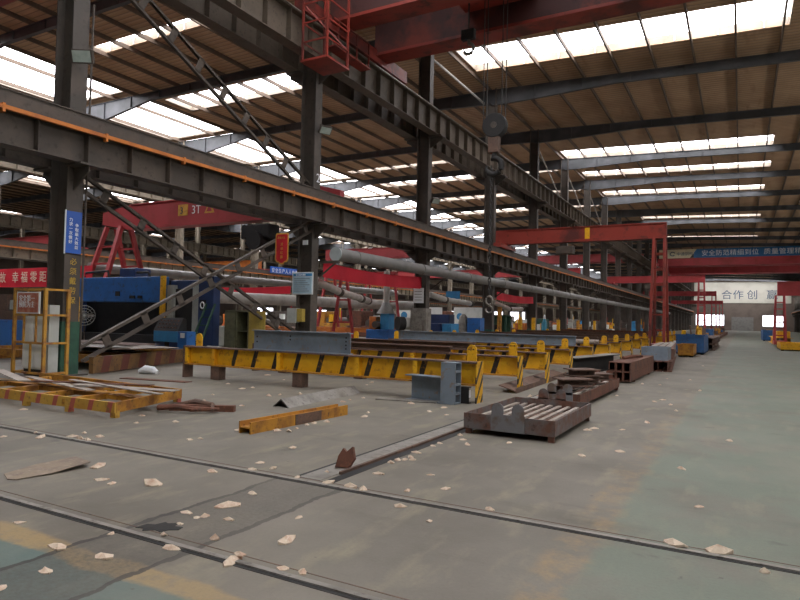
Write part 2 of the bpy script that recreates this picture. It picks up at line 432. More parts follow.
# walls
def band_wall(name, axis, pos, a0, a1, bands, label):
    t = thing(name, label, 'wall', (pos, (a0 + a1) / 2, 0) if axis == 'x' else ((a0 + a1) / 2, pos, 0), None, 'structure')
    wins = []; z = 0
    lo, hi = MB(), MB()
    def put(mm, p, q, z0, z1):
        if axis == 'x': mm.box(pos - .1, pos + .1, p, q, z0, z1)
        else: mm.box(p, q, pos - .1, pos + .1, z0, z1)
    for z0, z1, spans in bands:
        if z0 > z: put(hi if z >= 7 else lo, a0, a1, z, z0) if not (z < 7.8 < z0) else (put(lo, a0, a1, z, 7.8), put(hi, a0, a1, 7.8, z0))
        p = a0
        for s0, s1 in spans:
            put(lo if z0 < 7 else hi, p, s0, z0, z1); wins.append((s0, s1, z0, z1)); p = s1
        put(lo if z0 < 7 else hi, p, a1, z0, z1); z = z1
    if z < 7.8: put(lo, a0, a1, z, 7.8); z = 7.8
    put(hi, a0, a1, z, ZR)
    return t, lo, hi, wins
def finish_wall(t, lo, hi, wins, axis, pos, base, mlo, mhi, n0, pane=None):
    lo.build('lower_cladding', mlo, t); hi.build('upper_cladding', mhi, t)
    for i, (a, b, z0, z1) in enumerate(wins):  # west and north bands are daylit windows, east and south ones are added
        w = thing(f'window_{n0 + i}', 'bright window band in the hall wall', 'window', (pos, (a + b) / 2, z0) if axis == 'x' else ((a + b) / 2, pos, z0), 'wall windows', 'structure')
        fr = MB(); n = max(1, round((b - a) / 1.6))
        for q in range(n + 1):
            c = a + (b - a) * q / n
            if axis == 'x': fr.box(pos - .12, pos + .13, c - .04, c + .04, z0, z1)
            else: fr.box(c - .04, c + .04, pos - .13, pos + .12, z0, z1)
        zm = (z0 + z1) / 2
        if axis == 'x': fr.box(pos - .12, pos + .12, a, b, zm - .03, zm + .03); MB().box(pos - .02, pos, a, b, z0, z1).build('pane', pane or WIN, w)
        else: fr.box(a, b, pos - .12, pos + .12, zm - .03, zm + .03); MB().box(a, b, pos - .02, pos, z0, z1).build('pane', pane or WIN, w)
        fr.build('window_frame', 'greyw', w)
sp = [(YC[k] + .8, YC[k + 1] - .8) for k in range(1, 24)]
t, lo, hi, wins = band_wall('wall_west', 'x', XW, YS, YN, [(1.2, 4.2, sp[::3]), (12.6, 14.2, sp[1:])], 'far left wall of the hall with two rows of bright windows')
finish_wall(t, lo, hi, wins, 'x', XW, 0, 'wallbrown', 'wallbrown', 101)
t, lo, hi, wins = band_wall('wall_east', 'x', XE, YS, YN, [(8.6, 11.0, [(YC[k] + .6, YC[k + 1] - .6) for k in range(0, 24)])], 'right hand long wall of the hall behind the column row')  # window band out of view, added to brighten the ceiling
finish_wall(t, lo, hi, wins, 'x', XE, 0, 'wallbrown', 'wallpanel', 151, FILL)
nw = [(-125 + 9 * i, -119 + 9 * i) for i in range(6)] + [(-13.6, -5.), (6.2, 12.6)]
t, lo, hi, wins = band_wall('wall_north', 'y', YN, XW, XE, [(1.6, 5.2, nw)], 'far end wall of the hall, dark brown with a white slogan board high up')
MB().box(-14.2, 14.2, YN - .32, YN - .1, 9.2, 16.2).build('white_board', 'wallpanel', t)
finish_wall(t, lo, hi, wins, 'y', YN, 0, 'wallbrown', 'wallbrown', 171)
for ch_, x_ in (('合', -5.9), ('作', -2.5), ('创', 1.6), ('赢', 7.2)):
    lettering(ch_, (x_, YN - .34, 10.8), (1, 0, 0), (0, 0, 1), 3.3, 'inktxt', t)
dm = MB().box(-2.8, 3.6, YN - .22, YN - .1, 0, 4.6); 
d = tag(dm.build('door_1', 'duct'), 'pale closed door panels in the middle of the far end wall', 'door', kind='structure')
t, lo, hi, wins = band_wall('wall_south', 'y', YS, XW, XE, [(.3, 7.0, [(-12, 12), (-42, -18), (-72, -48), (-102, -78)])], 'wall of the hall behind the viewer')  # glowing openings behind the viewer, added to brighten ceiling and steelwork
finish_wall(t, lo, hi, wins, 'y', YS, 0, 'wallbrown', 'wallpanel', 191, WIN)

# crane runways
def runway(x, z_bot, h, bf, name, label, orange, y0, y1, pipe_side=1, mm=None):
    mm = mm or ('runway' if z_bot > 9 else 'steel')
    t = thing(name, label, 'crane runway', (x, y0, z_bot), 'crane runways')
    z1 = z_bot + h
    st = MB().ibeam((x, y0, z_bot + h / 2), (x, y1, z_bot + h / 2), h, bf, .03, .02); n = int((y1 - y0) / 1.25)
    for k in range(n):
        y = y0 + .6 + k * 1.25; st.box(x - bf / 2 + .02, x + bf / 2 - .02, y - .008, y + .008, z_bot + .03, z1 - .03)
    st.build('girder', mm, t)
    if z_bot > 9: MB().box(x - bf / 2 - .04, x + bf / 2 + .04, y0, y1, z1, z1 + .04).build('walkway_plate', 'rail', t)
    zz = z1 + (0 if z_bot > 9 else .34)
    if z_bot < 9: MB().box(x - .13, x + .13, y0, y1, z1, zz).build('rail_beam', 'steel', t)
    MB().ibeam((x, y0, zz + .07), (x, y1, zz + .07), .14, .1, .03, .03).build('rail', 'rail' if z_bot > 9 else 'steel', t)
    if orange:
        c = MB().box(x + pipe_side * (bf / 2 + .06) - .04, x + pipe_side * (bf / 2 + .06) + .04, y0, y1, z1 - .07, z1 + .02); y = y0 + 1.
        while y < y1:
            c.box(x + pipe_side * (bf / 2), x + pipe_side * (bf / 2 + .11), y - .03, y + .03, z1 - .15, z1 + .05); y += 2.5
        c.build('conductor_bar', 'conductor', t)
    return t
Y0, Y1 = 1.5, YN - 2
runway(-14.36, 5.25, .81, .42, 'lower_crane_runway', 'dark steel runway beam with orange conductor bar along the nearest column row', True, Y0, Y1)
runway(-15.68, 5.25, .75, .4, 'lower_crane_runway', 'lower runway beam on the far side of the nearest column row', False, Y0, Y1, -1)
runway(-14.3, 11.38, 1.25, .5, 'upper_crane_runway', 'high crane runway girder with pale rail above the aisle side', False, Y0, Y1)
runway(-15.7, 11.38, 1.25, .5, 'upper_crane_runway', 'high crane runway girder on the left bay side of the nearest columns', False, Y0, Y1)
runway(-44.35, 5.25, .75, .42, 'lower_crane_runway', 'lower runway beam with orange bar along the second column row', True, Y0, Y1, mm='columnlit')
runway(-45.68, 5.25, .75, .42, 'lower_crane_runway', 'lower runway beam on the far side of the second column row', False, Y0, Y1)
runway(-44.3, 11.38, 1.2, .5, 'upper_crane_runway', 'high crane runway girder along the second column row', False, Y0, Y1, mm='columnlit')
for x_, n_ in ((-74.3, 'third'), (-75.7, 'third'), (-104.3, 'fourth')):
    sd = 'near' if x_ > -75 or n_ == 'fourth' else 'far'
    runway(x_, 5.25, .75, .42, 'lower_crane_runway', f'lower runway beam on the {sd} side of the {n_} column row to the left', sd == 'near', Y0, 190, mm='columnlit')
    runway(x_, 11.38, 1.2, .5, 'upper_crane_runway', f'high runway girder on the {sd} side of the {n_} column row to the left', False, Y0, 190, mm='columnlit')
runway(14.3, 11.38, 1.25, .5, 'upper_crane_runway', 'high crane runway girder along the right hand columns', False, Y0, Y1)
runway(14.36, 5.25, .81, .42, 'lower_crane_runway', 'lower runway beam along the right hand columns', True, Y0, Y1, -1)

# lattice braces between the first two columns (pairs of channels with battens)
def brace(p0, p1, label, w=.42, n=8, sect=.12):
    t = thing('column_brace', label, 'brace', p0, 'column braces')
    p0, p1 = V(p0), V(p1); d = (p1 - p0).normalized(); s = V((1, 0, 0)).cross(d).normalized() * w / 2
    for sg in (-1, 1):
        MB().channel(p0 + s * sg, p1 + s * sg, sect, .08, .015, up=(1, 0, 0), side=sg).build('chord', 'steel', t)
    for i in range(n):
        q = p0.lerp(p1, (i + .6) / n); MB().bar(q - s, q + s, .22, .02, up=(1, 0, 0), du=.05).build('batten', 'steel', t)
    return t
brace((-14.98, 9.9, 5.0), (-14.98, 19.5, .55), 'dark lattice brace sloping down from the first column to the second', .36)
brace((-14.75, 9.95, .5), (-14.75, 19.55, 5.2), 'lighter lattice brace rising from the first column foot to the second column', .36)
brace((-15.0, 9.95, 11.3), (-15.0, 19.5, 6.6), 'high lattice brace under the upper girder between the first two columns', .5, 9)
for i, (ya, yb) in enumerate(((4, 5), (5, 6), (6, 7))):
    t = thing('bracing_rod', f'thin pale bracing rod high between aisle columns, {ORD[i]} from the camera', 'brace', (-15, YC[2 + ya], 12.7), 'bracing rods')
    for p, q in (((-15, YC[2 + ya] + .3, 16.4), (-15, YC[2 + yb] - .3, 12.8)),):
        MB().tube(p, q, .06, 8).build('rod', 'ductlight', t)
tag(MB().tube((-15.6, 29.0, 16.55), (-15.6, 40., 16.55), .07).build('conduit_pipe', 'ductlight'), 'pale conduit pipe under the roof beside the third column', 'pipe')
tag(MB().path([(-14.62, 9.86, .6), (-14.62, 9.86, 2), (-14.62, 9.9, 9.5)], .03, 6).build('cable_conduit', 'steel'), 'thin dark conduit running up the first column', 'conduit')

# grey air duct on brackets, with end cap and flanges
t = thing('air_duct', 'long grey round duct running along the nearest column row', 'duct', (-14.05, 20, 4.1))
MB().tube((-14.05, 20.2, 4.1), (-14.05, 150, 4.05), .26, 24).build('pipe', 'duct', t, smooth=True)
MB().tube((-14.05, 20.14, 4.1), (-14.05, 20.2, 4.1), .28, 24).build('end_cap', 'ductend', t, smooth=True)
for k in range(21): MB().tube((-14.05, 21.6 + 6 * k, 4.1), (-14.05, 21.66 + 6 * k, 4.1), .285, 24).build('flange', 'duct', t, smooth=True)
for y in YC[3:16]:
    MB().box(-14.68, -13.75, y + .32, y + .4, 3.72, 3.82).bar((-14.66, y + .36, 3.2), (-13.9, y + .36, 3.74), .06, .06).build('bracket', 'steel', t)

# red banners hung behind the duct
def banner(name, label, p0, p1, z0, z1, text=None, size=.5, cat='banner', sag=.12):
    p0, p1 = V(p0), V(p1); n = 12; t = thing(name, label, cat, (p0.x, p0.y, z0)); m = MB(); vs = []
    for i in range(n + 1):
        q = p0.lerp(p1, i / n); s = -sag * math.sin(math.pi * i / n); w = .04 * math.sin(i * 1.9)
        nn = (p1 - p0).cross(UP).normalized()
        for off in (0, .015):
            vs += [q + nn * (w + off) + UP * (z1 + s), q + nn * (w * .4 + off) + UP * (z0 + s * .8)]
    fs = []
    for i in range(n):
        a, b = i * 4, i * 4 + 4
        fs += [(a, a + 1, b + 1, b), (a + 2, b + 2, b + 3, a + 3), (a, b, b + 2, a + 2), (a + 1, a + 3, b + 3, b + 1)]
    m.add(vs, fs).build('cloth', 'banner', t)
    return t
banner('cloth_banner', 'plain red banner strung under the duct beyond the second column', (-14.95, 20.6, 0), (-14.95, 29.5, 0), 3.22, 3.84)
banner('cloth_banner', 'plain red banner under the duct beyond the fourth column', (-14.75, 40.6, 0), (-14.75, 49.2, 0), 3.05, 3.6)
banner('cloth_banner', 'short red banner strip hung in the left bay behind the blue press', (-34., 31, 0), (-26.2, 32.5, 0), 3.1, 3.6)
t = banner('slogan_banner', 'red banner with white slogan behind the first column', (-40.6, 20.2, 0), (-29.2, 20.2, 0), 2.93, 3.99, sag=.03)
lettering('故 幸福零距离', (-37.42, 20.1, 3.22), (1, 0, 0), UP, .66, 'lettercream', t, spacing=1.62)

# ------------------------------------------------------------------ cranes
def boxgirder(m, p0, p1, w, h, lip=.05):
    m.bar(p0, p1, w, h); m.bar(p0, p1, w + 2 * lip, .03, du=h / 2); m.bar(p0, p1, w + 2 * lip, .03, du=-h / 2); return m
# near bridge crane over the aisle
t = thing('bridge_crane', 'big red overhead bridge crane with twin girders crossing above the aisle', 'crane', (-14.3, 22, 12.77))
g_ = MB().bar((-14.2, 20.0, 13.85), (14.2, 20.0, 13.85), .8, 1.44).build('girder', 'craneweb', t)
MB().bar((-14.2, 20.0, 13.12), (14.2, 20.0, 13.12), 1.0, .05).bar((-14.2, 20.0, 13.2), (14.2, 20.0, 13.2), .84, .12).build('bottom_flange', 'red', g_)
MB().bar((-14.2, 20.0, 14.59), (14.2, 20.0, 14.59), 1.0, .04).build('top_flange', 'red', g_)
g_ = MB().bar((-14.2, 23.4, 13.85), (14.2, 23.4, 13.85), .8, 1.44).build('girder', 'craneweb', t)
MB().bar((-14.2, 23.4, 13.12), (14.2, 23.4, 13.12), 1.0, .05).bar((-14.2, 23.4, 13.2), (14.2, 23.4, 13.2), .84, .12).build('bottom_flange', 'red', g_)
MB().bar((-14.2, 23.4, 14.59), (14.2, 23.4, 14.59), 1.0, .04).build('top_flange', 'red', g_)
for x in (-14.3, 14.3):
    c = MB().box(x - .22, x + .22, 17.8, 25.8, 12.84, 13.4).build('end_carriage', 'red', t)
    for y in (18.3, 25.2): MB().tube((x - .08, y, 12.95), (x + .08, y, 12.95), .17, 16).build('wheel', 'steel', c)
MB().box(-9.8, -6.9, 20.7, 22.8, 14.0, 14.9).build('trolley', 'red', t)
# walkway ladder and caged platform hanging at its end
cg = MB(); x0, x1, y0, y1, zb = -13.93, -12.85, 17.6, 18.9, 10.85
for x in (x0, x1):
    for y in (y0, y1): cg.bar((x, y, zb), (x, y, 15.5), .07, .07)
for z in (11.5, 12.2, 12.9, 13.6, 14.3, 15.0):
    cg.bar((x0, y0, z), (x1, y0, z), .04, .05); cg.bar((x1, y0, z), (x1, y1, z), .04, .05); cg.bar((x0, y0, z), (x0, y1, z), .04, .05)
cg.bar((x0, y0, 12.9), (x1, y1, 11.5), .04, .05)
c = cg.build('access_cage', 'red', t); MB().box(x0 - .05, x1 + .05, y0 - .05, y1 + .05, zb - .08, zb).build('platform', 'red', c)
w = MB()
for y in (19.2, 20.5, 21.4): w.bar((-13.5, y, 11.9), (-13.5, y, 12.9), .05, .05)
w.bar((-13.5, 18.9, 12.9), (-13.5, 21.4, 12.9), .05, .05); w.bar((-13.5, 18.9, 12.4), (-13.5, 21.4, 12.4), .04, .04); w.box(-13.95, -13.45, 18.95, 21.5, 11.85, 11.9)
w.build('handrail', 'red', t)

# main hook: ropes, sheave block, hook; and the chain that hangs from it
HY = 21.75
def hook_outline_path(c, r, n=14, a0=100, a1=-190):
    return [V(c) + V((math.cos(math.radians(a0 + (a1 - a0) * i / n)), 0, math.sin(math.radians(a0 + (a1 - a0) * i / n)))) * r for i in range(n + 1)]
t = thing('hook_block', 'large round sheave hook block hanging on ropes above the aisle', 'hook', (-8.08, HY, 7.3))
r = MB()
for dx in (-.42, -.3, .22, .36): r.tube((-8.08 + dx, HY + dx * .3, 8.9), (-8.08 + dx * 1.05, HY + dx * .3, 14.1), .018, 6)
r.build('wire_rope', 'cable', t)
MB().tube((-8.08, HY - .16, 8.87), (-8.08, HY + .16, 8.87), .46, 28).build('sheave_housing', 'black', t, bevel=.03)
MB().tube((-8.08, HY - .18, 8.87), (-8.08, HY + .18, 8.87), .12, 16).build('axle', 'steel', t)
MB().box(-8.3, -7.9, HY - .14, HY + .14, 7.85, 8.5).build('neck', 'brown', t, bevel=.02)
MB().path([(-8.1, HY, 7.9), (-8.1, HY, 7.7)] + hook_outline_path((-8.1, HY, 7.35), .3), [.1, .1] + [.11] * 12 + [.08, .05, .03], 10).build('hook', 'black', t, smooth=True)
t = thing('lifting_chain', 'long hanging lifting chain with a ring hook at its lower end', 'chain', (-8.22, HY, 2.1))
ch = MB(); z = 7.3; k = 0
while z > 2.55:
    pts = []
    for i in range(10):
        a = 2 * math.pi * i / 10; u = math.cos(a) * .05; w_ = math.sin(a) * .1
        pts.append((-8.2 + (u if k % 2 else 0), HY + (0 if k % 2 else u), z + w_))
    ch.path(pts, .02, 6, closed=True); z -= .145; k += 1
ch.build('links', 'cable', t)
MB().path([(-8.2 + .13 * math.cos(a * .5236), HY, 2.34 + .16 * math.sin(a * .5236)) for a in range(12)], .045, 8, closed=True).build('ring', 'rail', t)
MB().path(hook_outline_path((-8.2, HY, 2.02), .13, 12), .035, 8).build('hook', 'rail', t)
t = thing('auxiliary_hook', 'small black hook hanging just under the red crane girder', 'hook', (-9.2, HY, 11.7))
MB().tube((-9.22, HY, 12.5), (-9.22, HY, 14.1), .03, 6).build('wire_rope', 'cable', t)
MB().box(-9.5, -8.95, HY - .12, HY + .12, 12.35, 12.75).build('block', 'black', t, bevel=.04)
MB().path([(-9.2, HY, 12.4), (-9.2, HY, 12.2)] + hook_outline_path((-9.2, HY, 12.0), .2), [.06, .06] + [.065] * 12 + [.05, .035, .02], 8).build('hook', 'rail', t, smooth=True)

def semi_gantry(Y, xr, xl, label, sgn=1, m='red', zb=6.75, h=.85, legs=True, hoist=True, carriage=True):
    """girder riding the column runway at xl, standing on a ladder leg near xr"""
    t = thing('semi_gantry_crane', label, 'gantry crane', (xr, Y, 0), 'semi gantry cranes')
    g = MB(); zt = zb + h
    g.bar((xl, Y, zb + h / 2), (xr + .3 * sgn, Y, zb + h / 2), .3, h)
    g.bar((xl, Y, zb + .08), (xr + .3 * sgn, Y, zb + .08), .62, .16); g.bar((xl, Y, zt - .02), (xr + .3 * sgn, Y, zt - .02), .42, .05)
    if carriage: g.bar((xl - 1.5 * sgn, Y, zb + h / 2), (xl, Y, zb + h / 2), .3, h)
    g.build('girder', m, t)
    if carriage: MB().box(xl - .25, xl + .25, Y - 1.6, Y + 1.6, 6.55, zb).build('end_carriage', m, t)
    lg = [(Y - .35, Y - 1.15), (Y + .35, Y + 1.15)]
    if legs:
        for (ya, yb) in lg:
            MB().bar((xr - .4, ya, zb), (xr - .5, yb, .3), .13, .16).build('leg', m, t); MB().bar((xr + .2, ya, zb), (xr + .3, yb, .3), .13, .16).build('leg', m, t)
        for i in range(1, 7):
            f = i / 7; z = zb + (.3 - zb) * f
            for (ya, yb) in lg:
                y = ya + (yb - ya) * f; MB().bar((xr - .4 - .1 * f, y, z), (xr + .2 + .1 * f, y, z), .06, .08).build('rung', m, t)
        b = MB().box(xr - .58, xr + .4, Y - 1.7, Y + 1.7, .12, .4)
        b.build('bogie', m, t)
        for s in (-1.3, 1.3): MB().tube((xr - .3, Y + s, .12), (xr + .1, Y + s, .12), .12, 14).build('wheel', 'steel', t)
    if hoist:
        xm = xl + (xr - xl) * .42
        MB().box(xm - .6, xm + .5, Y - .3, Y + .3, zb - .75, zb - .25).build('hoist', 'steel', t, bevel=.03)
        MB().tube((xm, Y, zb - 1.6), (xm, Y, zb - .7), .02, 6).build('hoist_rope', 'cable', t)
    return t
g1 = semi_gantry(41, -4.3, -14.36, 'red semi gantry crane reaching over the aisle, nearest of its row', m='red', zb=6.85, h=1.0)
MB().box(-8.9, -8.6, 40.82, 40.85, 7.0, 7.75).build('yellow_marking', 'yplain', g1)
semi_gantry(83, -4.1, -14.36, 'red semi gantry crane, second along the aisle behind the tall ladder leg', m='redfar')
semi_gantry(122, -4.1, -14.36, 'red semi gantry crane, third along the aisle', m='redfar')
semi_gantry(168, -4.1, -14.36, 'red semi gantry crane, farthest of its row along the aisle', m='redfar')
t = semi_gantry(62, 3.0, 13.2, 'low red gantry crane at the right edge of the aisle', -1, m='redfar', zb=4.25, h=1.2, carriage=False, hoist=False)
for s_ in (-1, 1): MB().bar((13.0, 62 + s_ * .35, 4.25), (13.0, 62 + s_ * 1.15, 0), .16, .2).build('leg', 'redfar', t)
# its own red cranes in the left bay
t = thing('gantry_crane', 'red three tonne gantry crane standing in the left bay behind the blue press', 'gantry crane', (-30.5, 23, 0))
g = MB(); ol_ = [(-32.2, 6.62), (-29.8, 6.2), (-17.6, 6.2), (-16.6, 6.62), (-15.75, 6.62), (-15.75, 7.3), (-17, 7.62), (-29.8, 7.62), (-32.2, 7.3)]
g.prism(ol_, (0, 23.18, 0), (1, 0, 0), UP, .36); g.bar((-29.8, 23, 6.26), (-17.6, 23, 6.26), .75, .14); g.bar((-29.8, 23, 7.6), (-17., 23, 7.6), .5, .06)
g.build('girder', 'redfar', t)
MB().box(-15.95, -15.45, 21.6, 24.4, 6.42, 6.6).build('end_carriage', 'redfar', t)
for xx, tag_ in ((-31.6, 0), (-30.4, 1)):
    for s in (-1, 1): MB().bar((xx, 23 + s * .3, 6.42), (xx + (-.3 if tag_ == 0 else .3), 23 + s * 2.2, .3), .22, .22).build('leg', 'redfar', t)
for i in range(1, 6):
    f = i / 6; z = 6.25 - 5.9 * f
    for s in (-1, 1): MB().bar((-31.6 - .3 * f, 23 + s * (.3 + 1.9 * f), z), (-30.4 + .3 * f, 23 + s * (.3 + 1.9 * f), z), .08, .1).build('rung', 'redfar', t)
MB().box(-32., -30., 20.5, 25.5, .0, .3).build('bogie', 'redfar', t)
lettering('3T', (-25.0, 22.78, 6.8), (1, 0, 0), (0, 0, 1), .62, 'letterwhite', t)
s = MB().prism([(0, 0), (.7, 0), (.35, .6)], (-24.1, 22.8, 6.78), (1, 0, 0), (0, 0, 1), -.02).build('warning_triangle', 'gold', t)
MB().prism([(.16, .08), (.54, .08), (.35, .42)], (-24.1, 22.78, 6.78), (1, 0, 0), (0, 0, 1), -.02).build('triangle_face', 'redfar', s)
s = MB().box(-26.0, -25.3, 22.79, 22.82, 6.75, 7.33).build('number_plate', 'gold', t)
lettering('3', (-25.85, 22.78, 6.85), (1, 0, 0), (0, 0, 1), .5, 'inktxt', s)
MB().box(-21.4, -19.6, 22.6, 23.4, 5.3, 6.0).build('hoist', 'black', t, bevel=.08); MB().tube((-20.4, 22.4, 5.2), (-20.4, 23.6, 5.2), .45, 18).build('hoist_drum', 'black', t)
for i, (Y, xa, xb, lab) in enumerate(((46, -33, -15.7, 'red gantry girder crossing the left bay behind the second column'), (70, -43.9, -15.7, 'red gantry girder farther down the left bay beyond the third column'), (30, -60, -46.2, 'red girder crane beyond the second column row at the far left'), (52, -62, -46.2, 'orange-red crane girder beyond the second row, behind the blue slogan sign'))):
    t = thing('girder_crane', lab, 'crane', (xa, Y, 6.2), 'girder cranes of the left bays')
    boxgirder(MB(), (xa, Y, 7.2), (xb, Y, 7.2), .45, .9, .1).build('girder', 'redfar' if i != 3 else 'orange', t)
    MB().box(xb - .25, xb + .25, Y - 1.4, Y + 1.4, 6.55, 6.75).build('end_carriage', 'redfar', t)
    for s in (-1, 1): MB().bar((xa + .5, Y + s * .3, 6.75), (xa + .3, Y + s * 1.8, 0), .2, .22).build('leg', 'redfar', t)
# bridge cranes high over the hall
def bridge(Y, xa, xb, lab, h=1.4, two=True, zr=12.78):
    t = thing('bridge_crane', lab, 'crane', (xa, Y, zr))
    boxgirder(MB(), (xa, Y, zr + .1 + h / 2), (xb, Y, zr + .1 + h / 2), .7, h, .08).build('girder', 'redfar', t)
    if two: boxgirder(MB(), (xa, Y + 2.6, zr + .1 + h / 2), (xb, Y + 2.6, zr + .1 + h / 2), .7, h, .08).build('girder', 'redfar', t)
    for x in (xa, xb): MB().box(x - .25, x + .25, Y - 2, Y + 4.6, zr, zr + .55).build('end_carriage', 'redfar', t)
    return t
b1 = bridge(130, -14.3, 14.3, 'red bridge crane carrying the blue slogan board over the far aisle')
bridge(150, -14.3, 14.3, 'red bridge crane just behind the one with the blue slogan board')
bridge(9.6, -44.3, -15.7, 'red bridge crane high in the left bay beside the first column top')
bridge(118, -44.3, -15.7, 'red bridge crane far down the left bay')
sb = thing('slogan_board', 'blue and cream slogan board along the far red bridge crane', 'sign', (-13.5, 129.6, 14.3))
MB().box(-7.9, 14.2, 129.5, 129.6, 14.32, 16.0).build('panel', 'bannerblue', sb)
MB().prism([(-14., 14.32), (-8.6, 14.32), (-7.4, 16.0), (-14., 16.0)], (0, 129.56, 0), (1, 0, 0), (0, 0, 1), .08).build('cream_panel', 'cream', sb)
lettering('安全防范精细到位  质量管理精益求精', (-6.6, 129.44, 14.75), (1, 0, 0), (0, 0, 1), 1.15, 'letterwhite', sb, spacing=1.05)
lettering('中通钢构', (-10.9, 129.44, 14.85), (1, 0, 0), (0, 0, 1), .72, 'inktxt', sb)
MB().path([(-11.6 + .42 * math.cos(a), 129.44, 15.15 + .36 * math.sin(a)) for a in [math.radians(q) for q in range(20, 340, 20)]], .08, 6).build('emblem', 'inktxt', sb)

# ------------------------------------------------------------------ signs and fittings on the columns
t = thing('slogan_sign', 'blue upright sign with white slogan on the first column', 'sign', (-14.6, 9.6, 3.05))
MB().box(-14.645, -14.61, 9.37, 9.78, 3.05, 4.1).build('panel', 'signblue', t)
MB().box(-14.648, -14.615, 9.345, 9.37, 3.03, 4.12).build('white_edge', 'signwhite', t)
lettering('力\n求\n一\n次\n做\n好', (-14.606, 9.44, 3.85), (0, 1, 0), UP, .1, 'letterwhite', t, line=1.1)
lettering('争\n取\n最\n大\n效\n益', (-14.606, 9.6, 3.72), (0, 1, 0), UP, .1, 'letterwhite', t, line=1.1)
def floodlight(p, d, label):
    t = thing('floodlight', label, 'lamp', p); p = V(p); d = V(d).normalized()
    MB().bar(p, p + d * .14, .52, .34).build('housing', 'steel', t, bevel=.02); MB().bar(p + d * .14, p + d * .15, .44, .27).build('lens', 'glass', t)
    q = p - d * .02; MB().bar(q, V((-14.98, p.y + .05, p.z)) if p.x < -14 else q + V((-.3, 0, 0)), .05, .05).build('bracket', 'steel', t)
floodlight((-14.35, 9.5, 7.95), (.45, -.75, -.35), 'floodlight with pale lens high on the first column')
floodlight((-15.6, 9.3, 6.75), (-.7, -.4, -.4), 'small floodlight on the left side of the first column')
floodlight((-14.4, 19.7, 9.0), (.6, -.3, -.6), 'floodlight on the second column below the upper girder')
floodlight((-14.4, 29.8, 8.0), (.6, -.3, -.6), 'floodlight on the third column')
t = thing('notice_board', 'pale blue notice board on the second column', 'sign', (-14.9, 19.3, 2.45))
MB().box(-15.48, -14.48, 19.30, 19.33, 2.46, 3.33).build('panel', 'signwhite', t); MB().box(-15.43, -14.53, 19.285, 19.3, 2.5, 3.15).build('print_field', 'signpale', t)
MB().box(-15.43, -14.53, 19.285, 19.3, 3.17, 3.28).build('header', 'lightblue', t)
lettering('安全操作规程', (-15.3, 19.28, 3.19), (1, 0, 0), UP, .08, 'letterwhite', t)
ln = MB()
for i in range(7): ln.box(-15.38, -14.62 - .1 * (i % 3), 19.278, 19.285, 2.58 + .08 * i, 2.605 + .08 * i)
ln.build('text_line', 'bluesteel', t)
MB().tube((-15.2, 19.34, 1.9), (-15.2, 19.34, 2.5), .02, 6).build('hanger', 'steel', t)
t = thing('pennant', 'red scalloped pennant with gold border beside the second column', 'pennant', (-14.2, 17, 3.4))
ol = [(0, 4.47), (0, 3.58), (.05, 3.5), (.15, 3.48), (.2, 3.43), (.29, 3.41), (.38, 3.43), (.43, 3.48), (.53, 3.5), (.58, 3.58), (.58, 4.47), (.53, 4.52), (.05, 4.52)]
MB().prism(ol, (-14.42, 17.0, 0), (1, 0, 0), UP, .012).build('gold_border', 'gold', t)
MB().prism([(.29 + (x - .29) * .84, 3.96 + (z - 3.96) * .91) for x, z in ol], (-14.42, 16.995, 0), (1, 0, 0), UP, .012).build('cloth', 'pennant', t)
lettering('流\n动\n红\n旗', (-14.19, 16.98, 4.08), (1, 0, 0), UP, .12, 'gold', t, line=1.25)
lettering('质量安全', (-14.33, 16.98, 4.32), (1, 0, 0), UP, .085, 'gold', t)
MB().tube((-14.13, 17, 4.52), (-14.3, 17, 5.0), .012, 6).build('cord', 'cable', t)
tag(MB().box(-15.02, -14.78, 19.3, 19.33, 4.4, 4.58).build('number_plate', 'signwhite'), 'small white plate high on the second column', 'sign')
t = thing('electrical_box', 'grey electrical box on the second column', 'electrical box', (-15.2, 19.2, 1.35))
MB().box(-15.55, -15.12, 19.1, 19.35, 1.35, 1.92).build('cabinet', 'greyw', t, bevel=.01); MB().box(-15.1, -14.85, 19.15, 19.36, 1.4, 1.9).build('side_box', 'lockerdoor', t, bevel=.01)
t = thing('notice_board', 'white notice sign on the third column', 'sign', (-14.9, 29.5, 2.6))
MB().box(-15.35, -14.75, 29.36, 29.4, 2.45, 3.25).build('panel', 'signwhite', t)
for i in range(4): MB().box(-15.28, -14.85, 29.35, 29.36, 2.6 + .15 * i, 2.63 + .15 * i).build('text_line', 'greysteel', t)

# safety cage with cabinets around the first column foot
t = thing('safety_cage', 'yellow safety cage around the foot of the first column', 'cage', (-15.05, 9.3, 0))
c = MB(); xa, xb, ya, yb, z0, z1 = -15.85, -14.6, 8.92, 9.5, .06, 2.15
for x, y in ((xa, ya), (xb, ya), (xb, yb), (xa, yb)): c.box(x - .035, x + .035, y - .035, y + .035, 0, z1)
for z in (z0 + .03, .82, 1.5, z1 - .03):
    for p, q in (((xa, ya, z), (xb, ya, z)), ((xb, ya, z), (xb, yb, z)), ((xa, ya, z), (xa, yb, z))): c.bar(p, q, .05, .05)
for x, za, zb_ in ((-15.15, .06, .82), (-15.45, .82, 1.5), (-14.95, .82, 1.5)): c.box(x - .02, x + .02, ya - .02, ya + .02, za, zb_)
c.build('frame', 'ycage', t)
s = MB().box(-15.7, -14.76, ya - .05, ya - .025, 1.53, 2.06).build('notice_panel', 'signwhite', t)
MB().box(-15.65, -14.81, ya - .058, ya - .05, 1.56, 2.03).build('red_field', 'signrust', s)
lettering('安全第一\n预防为主', (-15.6, ya - .062, 1.84), (1, 0, 0), UP, .165, 'letterwhite', s, line=.9)
t = thing('switch_cabinet', 'white switch cabinet inside the yellow cage', 'cabinet', (-15.1, 9.2, 0))
MB().box(-15.74, -14.86, 9.08, 9.3, .16, 1.5).build('body', 'white', t, bevel=.015)
